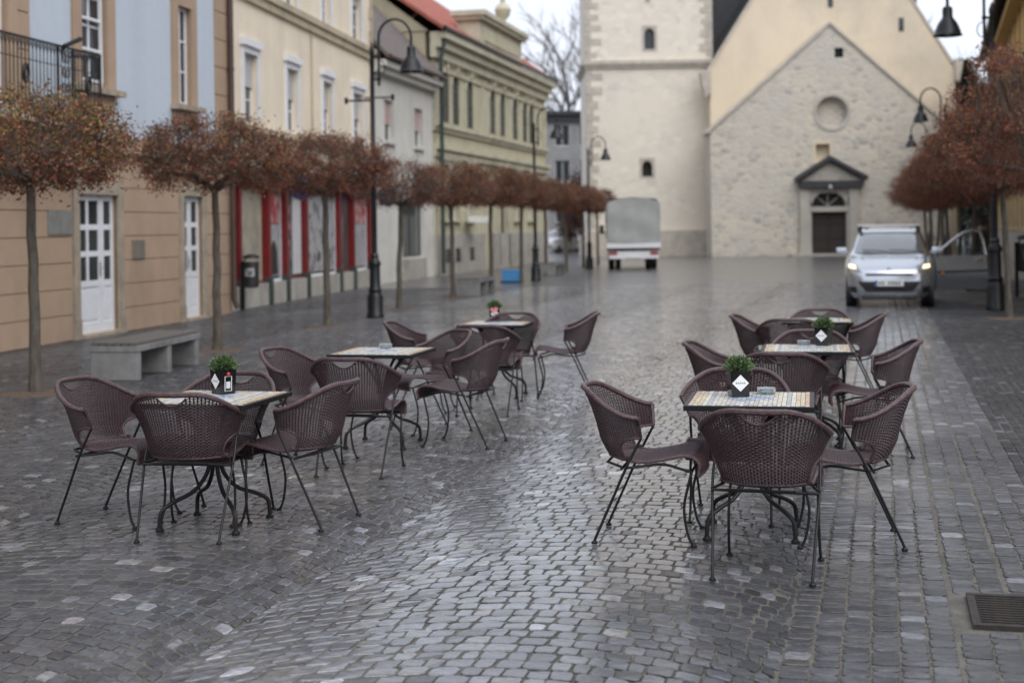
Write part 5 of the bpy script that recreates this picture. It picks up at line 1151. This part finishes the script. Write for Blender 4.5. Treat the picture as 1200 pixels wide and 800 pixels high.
def patch(fn, poly, nu, nv, off):       # quad patch (x,z) on the car front, pushed forward by off
    (xa, za), (xb, zb), (xc, zc), (xd, zd) = poly; mb = MB()
    def f(u, v):
        x = (xa*(1-u)+xb*u)*(1-v)+(xd*(1-u)+xc*u)*v; z = (za*(1-u)+zb*u)*(1-v)+(zd*(1-u)+zc*u)*v; return (x, yfront(x, z)+off, z+off*.5)
    return mb.grid(f, nu, nv)
def wheel(parent, x, y, r_=.30, w_=.19):
    s = 1 if x > 0 else -1; ty = MB().lathe([(r_*.62, -w_/2), (r_*.92, -w_/2), (r_, -w_*.32), (r_, w_*.32), (r_*.92, w_/2), (r_*.62, w_/2)], 24); ty.v = [(x+q_[2], y+q_[0], r_+q_[1]) for q_ in ty.v]; wo_ = ty.build('wheel', M['tyre'], parent, True)
    rm = MB().lathe([(r_*.64, -w_*.4), (r_*.64, w_*.42), (r_*.55, w_*.36), (r_*.15, w_*.44), (.01, w_*.44)], 16); rm.v = [(x+s*q_[2], y+q_[0], r_+q_[1]) for q_ in rm.v]; rm.build('rim', M['rim_metal'], wo_, True)
def hatchback(name, label, loc, rz, paint, lit=False, detail=True, group=None):
    t = thing(name, label, 'car', loc, rz, group); na = 56
    zs = [.18, .22, .26, .34, .42, .5, .56, .62, .68, .72, .76, .79, .82, .85, .88, .905, .93, .95, .97, .995, 1.02, 1.07, 1.12, 1.18, 1.25, 1.31, 1.36, 1.4, 1.43, 1.46, 1.48, 1.495]
    b = MB(); v = []
    for z in zs:
        for k in range(na): x, y = car_xy(z, 2*PI*k/na); v.append((x, y, z))
    f = [(i*na+k, i*na+(k+1) % na, (i+1)*na+(k+1) % na, (i+1)*na+k) for i in range(len(zs)-1) for k in range(na)]; m_ = len(zs)-1
    b.add(v, f+[tuple(m_*na+k for k in range(na)), tuple(range(na-1, -1, -1))]); b.build('body', M[paint], t, True)
    ws = patch(None, [(-.66, 1.0), (.66, 1.0), (.555, 1.405), (-.555, 1.405)], 16, 8, .012); o = ws.build('windshield', M['glass_wind'], t, True)
    if detail:
        for x0, x1 in ((-.5, .0), (.02, .5)): MB().tube([(x0, yfront(x0, 1.0)+.035, 1.03), ((x0+x1)/2, yfront((x0+x1)/2, 1.02)+.03, 1.055), (x1, yfront(x1, 1.03)+.03, 1.06)], .009, 5).build('wiper', M['black_plastic'], o)
    for s in (-1, 1):
        sg = MB()
        for ya, yb2, z1a, z1b in ((.55, -.35, 1.12, 1.40), (-.42, -1.35, 1.40, 1.38)):
            def f2(u, v_, ya=ya, yb2=yb2, z1a=z1a, z1b=z1b): y = ya+(yb2-ya)*u; z = 1.0+(min(z1a+(z1b-z1a)*min(1, u*1.6), 1.4)-1.0)*v_; return (s*(xside(y, z)+.008), y, z)
            sg.grid(f2, 8, 4)
        sg.build('side_glass', M['glass_dark'], t, True)
        hl = patch(None, [(s*.50, .665), (s*.80, .70), (s*.79, .855), (s*.60, .80)], 8, 6, .012).build('headlight', M['lens_clear'], t, True)
        if detail: patch(None, [(s*.60, .72), (s*.74, .735), (s*.735, .80), (s*.62, .785)], 5, 4, .022).build('bulb', M['lamp_lit' if lit else 'lens_clear'], hl, True)
        if detail:
            patch(None, [(s*.60, .27), (s*.74, .29), (s*.74, .39), (s*.60, .38)], 5, 4, .014).build('fog_light', M['black_plastic'], t, True)
            mr = MB().box(-.105, .105, -.06, .06, -.065, .065, ch=.03); mr.v = [(s*(.90)+q_[0], .66+q_[1], 1.045+q_[2]) for q_ in mr.v]
            mr.tube([(s*.78, .64, 1.0), (s*.83, .66, 1.02)], .03, 6); mr.build('mirror', M[paint], t, True)
    patch(None, [(-.42, .295), (.42, .295), (.57, .49), (-.57, .49)], 18, 6, .012).build('lower_grille', M['black_plastic'], t, True)
    patch(None, [(-.42, .60), (.42, .60), (.44, .635), (-.44, .635)], 14, 2, .013).build('upper_grille', M['black_plastic'], t, True)
    if detail:
        pt_ = MB(); y = yfront(.1, .46)+.03; o = pt_.box(-.26, .26, y-.012, y, .41, .52).build('number_plate', M['label_white'], t)
        MB().box(.215, .258, y+.001, y+.003, .412, .518).build('plate_band', M['plate_blue'], o); lt_ = MB()
        for i in range(7):
            if i == 2: continue
            x = .17-i*.058; lt_.box(x-.018, x+.018, y+.001, y+.003, .435, .495)
        lt_.build('plate_characters', M['grey_plate'], o, kind='stuff')
        MB().add([(0, yfront(0, .71)+.02, .665), (.035, yfront(0, .71)+.014, .715), (0, yfront(0, .76)+.018, .765), (-.035, yfront(0, .71)+.014, .715)], [(0, 3, 2, 1)]).build('badge', M['rim_metal'], t)
        MB().box(-.5, .5, 1.80, 1.90, .15, .19).build('valance', M['black_plastic'], t)
    for x in (-.70, .70):
        for y in (1.22, -1.25): wheel(t, x, y)
    for s in (-1, 1):
        for y in (1.22, -1.25): ar_ = MB().lathe([(.345, -.04), (.345, .04), (.01, .04)], 20); ar_.v = [(s*.765+q_[2]*s, y+q_[0], .3+q_[1]) for q_ in ar_.v]; ar_.build('wheel_arch', M['black_plastic'], t)
    return t
p = G(1045, 358); cz = p.y+.75
car = hatchback('hatchback', 'silver hatchback with lit headlights, roof bars and open door by the tree row', (p.x+.28, cz+.45, 0), PI-math.radians(15), 'car_silver', True); car.scale = (1.06, 1.06, 1.06)
rb = MB()
for y in (.05, -.75):
    o = MB().bar((-.60, y, 1.535), (.60, y, 1.535), .06, .03).build('roof_bar', M['label_white'], car)
    for x0 in (-.60, .52): MB().box(x0, x0+.08, y-.05, y+.05, 1.40, 1.518).build('bar_foot', M['black_plastic'], o)
# open driver's door, hinged at its front edge (seen at the right of the car)
def make_door():
    hx, hy = -.845, .60; an = math.radians(66); prof = []
    def P(u, z, off=0.0):                    # u: metres back from the hinge along the door, bulging outwards like the flank
        bul = .05*math.sin(PI*min(1, max(0, (z-.3)/.7)))-max(0, z-.95)*.30+off
        ux, uy = -math.sin(an), -math.cos(an); nx_, ny_ = -math.cos(an), math.sin(an)
        return (hx+ux*u+nx_*bul, hy+uy*u+ny_*bul, z)
    dl_ = 1.06; d_ = MB()
    def top_(u): return .93+.0*u
    d_.grid(lambda a, b: P(a*dl_, .27+(top_(a)-.27)*b, .03), 8, 8); d_.grid(lambda a, b: P((1-a)*dl_, .27+(top_(a)-.27)*b, -.06), 8, 8)
    for a in (0, 1): d_.grid(lambda u, b, a=a: P(a*dl_, .27+.66*b, .03-.09*u if a else -.06+.09*u), 1, 8)
    d_.grid(lambda u, b: P(u*dl_, .93, .03-.09*b), 8, 1); d_.grid(lambda u, b: P(u*dl_, .27, -.06+.09*b), 8, 1)
    o = d_.build('door', M['car_silver'], car, True)
    fr = [P(.0, .93), P(.18, 1.06), P(.42, 1.22), P(.66, 1.36), P(.88, 1.41), P(1.01, 1.38), P(1.05, 1.2), P(dl_, .93)]
    MB().tube(fr, .028, 6).build('window_frame', M['car_silver'], o, True)
    gl = MB(); gp = [P(.03, .94), P(1.03, .94), P(1.02, 1.2), P(.98, 1.36), P(.87, 1.385), P(.66, 1.335), P(.43, 1.2), P(.19, 1.04)]; gl.add(gp, [tuple(range(8))]); gl.build('window', M['glass_clear'], o)
    MB().tube([P(.02, .62, .045), P(dl_-.02, .64, .045)], .016, 5).build('trim_strip', M['black_plastic'], o); MB().tube([P(.83, .84, .05), P(.88, .845, .075), P(.96, .85, .05)], .018, 5).build('handle', M['car_silver'], o, True)
    q_ = Vector(P(.12, .60, .06)); MB().lathe([(.03, -.02), (.035, 0), (.02, .02)], 8, q_).build('indicator', M['lens_orange'], o)
make_door()
p = G(651, 294); hatchback('hatchback', 'white parked car at the mouth of the side street', (p.x, 93, 0), PI-.5, 'car_white', detail=False)
p = G(676, 294); hatchback('hatchback', 'red parked car behind the white one in the side street', (p.x+.2, 98, 0), PI-1.1, 'car_red', detail=False)
# ------------------------------------------------------------------ covered truck
tp = G(743, 316); tk = thing('truck', 'small flatbed truck with grey tarpaulin cover parked before the tower', 'truck', (tp.x, tp.y, 0), math.radians(-3)); R = tk; w_ = 1.0; sc_t = 1.0
tarp = MB(); prof = [(-w_, 1.18), (-w_-.02, 2.0), (-w_+.0, 2.52), (-w_+.14, 2.68), (0, 2.76), (w_-.14, 2.68), (w_, 2.52), (w_+.02, 2.0), (w_, 1.18)]; ny = 10; v = []
for j in range(ny+1):
    y = 3.6*j/ny
    for x, z in prof: k_ = .02*math.sin(j*2.3+z*3); v.append((x*(1+.012*math.cos(j*PI)), y, z+(k_ if z > 2.4 else 0)))
n_ = len(prof); tarp.add(v, [(j*n_+i, j*n_+i+1, (j+1)*n_+i+1, (j+1)*n_+i) for j in range(ny) for i in range(n_-1)])
rear = MB(); nx_ = 12
rear.grid(lambda a, b: ((-w_-.015+2*(w_+.015)*a)*(1-.03*max(0, b-.85)/.15), -.075-.018*math.sin(a*19)*math.sin(b*3)-.012*math.sin(b*11+a*4), 1.04+(2.56+.19*math.sin(PI*a)**.6-1.04)*b), 24, 10)
ct = tarp.build('tarpaulin', M['tarp'], R, True); rear.build('rear_flap', M['tarp'], ct, True)
for a, b, c, d in ((-1.03, 1.03, -.06, -.01), (-1.03, -.98, -.008, 3.6), (.98, 1.03, -.008, 3.6)): MB().box(a, b, c, d, .83, 1.12, ch=.01).build('dropside', M['car_white'], R)
MB().box(-1.0, 1.0, .0, 3.6, .74, .83).build('bed', M['black_plastic'], R)
MB().box(-.45, -.35, .2, 5.2, .5, .73).box(.35, .45, .2, 5.2, .5, .73).box(-.85, .85, .1, .2, .5, .73).build('chassis', M['black_plastic'], R)
bp_ = MB().box(-.95, .95, .04, .1, .42, .72, ch=.015).build('rear_bumper', M['car_white'], R)
for s in (-1, 1): MB().box(s*.78-.15, s*.78+.15, .0, .038, .58, .70, ch=.008).build('tail_light', M['lens_red'], bp_)
MB().box(-.26, .26, .02, .038, .46, .57).build('number_plate', M['label_white'], bp_)
for x in (-.82, -.58, .58, .82): wheel(R, x, 1.1, .34, .2)
for x in (-.8, .8): wheel(R, x, 4.5, .34, .22)
cabp = MB(); cs = [(3.75, 1.95), (3.75, .5), (5.6, .45), (5.65, .95), (5.15, 1.25), (4.7, 1.98), (4.3, 2.08)]; v = []
for x in (-.95, .95): v += [(x*(1-.06*max(0, z-1.2)), y, z) for y, z in cs]
cabp.add(v, [(0, 1, 2, 3, 4, 5, 6), (13, 12, 11, 10, 9, 8, 7)]+[(i, 7+i, 7+(i+1) % 7, (i+1) % 7) for i in range(7)]); cab = cabp.build('cab', M['car_white'], R)
MB().add([(-.84, 5.17, 1.28), (.84, 5.17, 1.28), (.80, 4.745, 1.95), (-.80, 4.745, 1.95)], [(0, 1, 2, 3)]).build('windshield', M['glass_dark'], cab)
for s in (-1, 1): MB().tube([(s*.93, 4.9, 1.35), (s*1.14, 4.85, 1.45)], .02, 5).box(s*1.16-.09, s*1.16+.09, 4.80, 4.88, 1.36, 1.72, ch=.02).build('mirror', M['black_plastic'], cab)
# ================================================================== person with a pushchair
def skin_mesh(name, verts, edges, radii, m, parent, root=0, sub=2):
    me = bpy.data.meshes.new(name); me.from_pydata(verts, edges, []); o = link(name, me, parent); me.materials.append(m)
    o.modifiers.new('skin', 'SKIN'); sv = me.skin_vertices[0].data
    for i, r_ in enumerate(radii): sv[i].radius = (r_, r_) if not isinstance(r_, tuple) else r_
    sv[root].use_root = True; s = o.modifiers.new('sub', 'SUBSURF'); s.levels = s.render_levels = sub; o.modifiers['skin'].use_smooth_shade = True
    return o
pp = atY(1151, 300, 36.0)
pe = thing('person', 'person in dark jacket and black trousers, back turned, standing behind the pushchair', 'person', (pp.x, 36.0, 0), math.radians(25))
bv = [(0, 0, .95), (0, 0, 1.15), (0, -.01, 1.38), (0, 0, 1.50), (0, .02, 1.58), (0, .03, 1.68), (0, .02, 1.76), (.19, 0, 1.40), (.26, -.02, 1.14), (.26, .06, .90), (.26, .08, .82), (-.19, 0, 1.40), (-.26, -.02, 1.14), (-.26, .06, .90), (-.26, .08, .82),
      (.10, 0, .88), (.11, .03, .48), (.11, 0, .09), (.12, .14, .04), (-.10, 0, .88), (-.11, -.02, .48), (-.11, -.08, .09), (-.12, .06, .04)]
be = [(0, 1), (1, 2), (2, 3), (3, 4), (4, 5), (5, 6), (2, 7), (7, 8), (8, 9), (9, 10), (2, 11), (11, 12), (12, 13), (13, 14), (0, 15), (15, 16), (16, 17), (17, 18), (0, 19), (19, 20), (20, 21), (21, 22)]
br_ = [.13, .12, .14, .06, .065, .095, .06, .06, .045, .038, .035, .06, .045, .038, .035, .085, .06, .045, .04, .085, .06, .045, .04]
skin_mesh('body', bv, be, br_, M['skin'], pe)
skin_mesh('jacket', [(0, 0, .84), (0, 0, 1.0), (0, 0, 1.2), (0, -.01, 1.38), (0, 0, 1.50), (.20, 0, 1.40), (.27, -.02, 1.14), (.265, .06, .90), (-.20, 0, 1.40), (-.27, -.02, 1.14), (-.265, .06, .90)], [(0, 1), (1, 2), (2, 3), (3, 4), (3, 5), (5, 6), (6, 7), (3, 8), (8, 9), (9, 10)], [.19, .185, .18, .19, .09, .085, .07, .06, .085, .07, .06], M['cloth_dark'], pe, 1)
skin_mesh('trousers', [(0, 0, .95), (.10, 0, .86), (.11, .03, .48), (.11, 0, .10), (-.10, 0, .86), (-.11, -.02, .48), (-.11, -.08, .10)], [(0, 1), (1, 2), (2, 3), (0, 4), (4, 5), (5, 6)], [.15, .115, .085, .07, .115, .085, .07], M['cloth_black'], pe)
for s, fy in ((1, .05), (-1, -.03)): skin_mesh('shoe', [(s*.115, fy-.07, .05), (s*.12, fy+.05, .05), (s*.125, fy+.14, .04)], [(0, 1), (1, 2)], [.05, .05, .04], M['black_plastic'], pe)
skin_mesh('hair', [(0, -.035, 1.57), (0, -.01, 1.69), (0, .015, 1.765)], [(0, 1), (1, 2)], [.09, .118, .09], M['hair'], pe, 1)
for s in (-1, 1): MB().lathe([(.002, -.012), (.012, 0), (.002, .012)], 8, (s*.035, .122, 1.685)).build('eye', M['print_black'], pe)
MB().tube([(0, .118, 1.70), (0, .142, 1.655), (0, .12, 1.645)], [.008, .016, .008], 6).build('nose', M['skin'], pe); MB().bar((-.025, .118, 1.618), (.025, .118, 1.618), .01, .008).build('mouth', M['print_red'], pe)
for s in (-1, 1):
    for k in range(5): MB().tube([(s*.26, .05+.016*k, .80), (s*.258, .055+.016*k, .755-.006*(2-abs(k-2))), (s*.248, .06+.016*k, .725-.008*(2-abs(k-2)))], .008, 5).build('finger', M['skin'], pe)
    MB().lathe([(.004, -.03), (.012, 0), (.004, .03)], 6, (s*.098, .03, 1.67)).build('ear', M['skin'], pe)
sp_ = atY(1146, 320, 34.4); pc_ = thing('pushchair', 'dark pushchair with blue grey patterned seat beside the lamp post', 'pushchair', (sp_.x, 34.4, 0), math.radians(165))
fm3 = MB()
for s in (-1, 1): fm3.tube([(s*.24, -.42, 1.0), (s*.25, -.2, .72), (s*.25, .42, .14)], .016, 6); fm3.tube([(s*.25, -.35, .13), (s*.25, .05, .5)], .014, 6)
fm3.tube([(-.24, -.42, 1.0), (.24, -.42, 1.0)], .018, 6); fm3.tube([(-.25, .05, .5), (.25, .05, .5)], .012, 6); fm3.build('frame', M['iron'], pc_, True)
MB().grid(lambda u, v: (-.22+.44*u, .30-.55*v+(.0 if v < .5 else .1*(v-.5)), .42+(.0 if v < .45 else 1.0*(v-.45))+.03*math.cos(u*PI*2)), 8, 10).build('seat', M['fabric_blue'], pc_, True)
MB().grid(lambda u, v: (-.24+.48*u, -.28+.42*math.sin(v*1.4), .72+.30*math.cos(v*1.4)-.16+.05*math.sin(u*PI)), 8, 8).build('hood', M['cloth_dark'], pc_, True)
MB().grid(lambda u, v: (-.21+.42*u, .28+.14*v, .48-.22*v+.02*math.sin(u*PI)), 6, 5).build('foot_cover', M['fabric_blue'], pc_, True)
MB().box(-.2, .2, -.28, .15, .2, .36, ch=.03).build('basket', M['cloth_black'], pc_)
MB().lathe([(.001, -.01), (.075, -.01), (.075, .01), (.001, .01)], 16, (.12, .0, 0)).build('reflector', M['label_white'], pc_)
for s in (-1, 1):
    for y, r_ in ((.42, .12), (-.35, .14)):
        wl = MB().lathe([(r_*.7, -.02), (r_, -.02), (r_, .02), (r_*.7, .02)], 14); wl.v = [(s*.27+q_[2], y+q_[0], r_+q_[1]) for q_ in wl.v]; o = wl.build('wheel', M['tyre'], pc_, True)
        h_ = MB().lathe([(r_*.66, -.008), (r_*.66, .008)], 12); h_.v = [(s*.27+q_[2], y+q_[0], r_+q_[1]) for q_ in h_.v]; h_.build('rim', M['rim_metal'], o)
o = bpy.data.objects.get('reflector')
o.data.transform(Matrix.Rotation(PI/2, 4, 'X')); o.data.transform(Matrix.Translation((.0, .36, .58)))
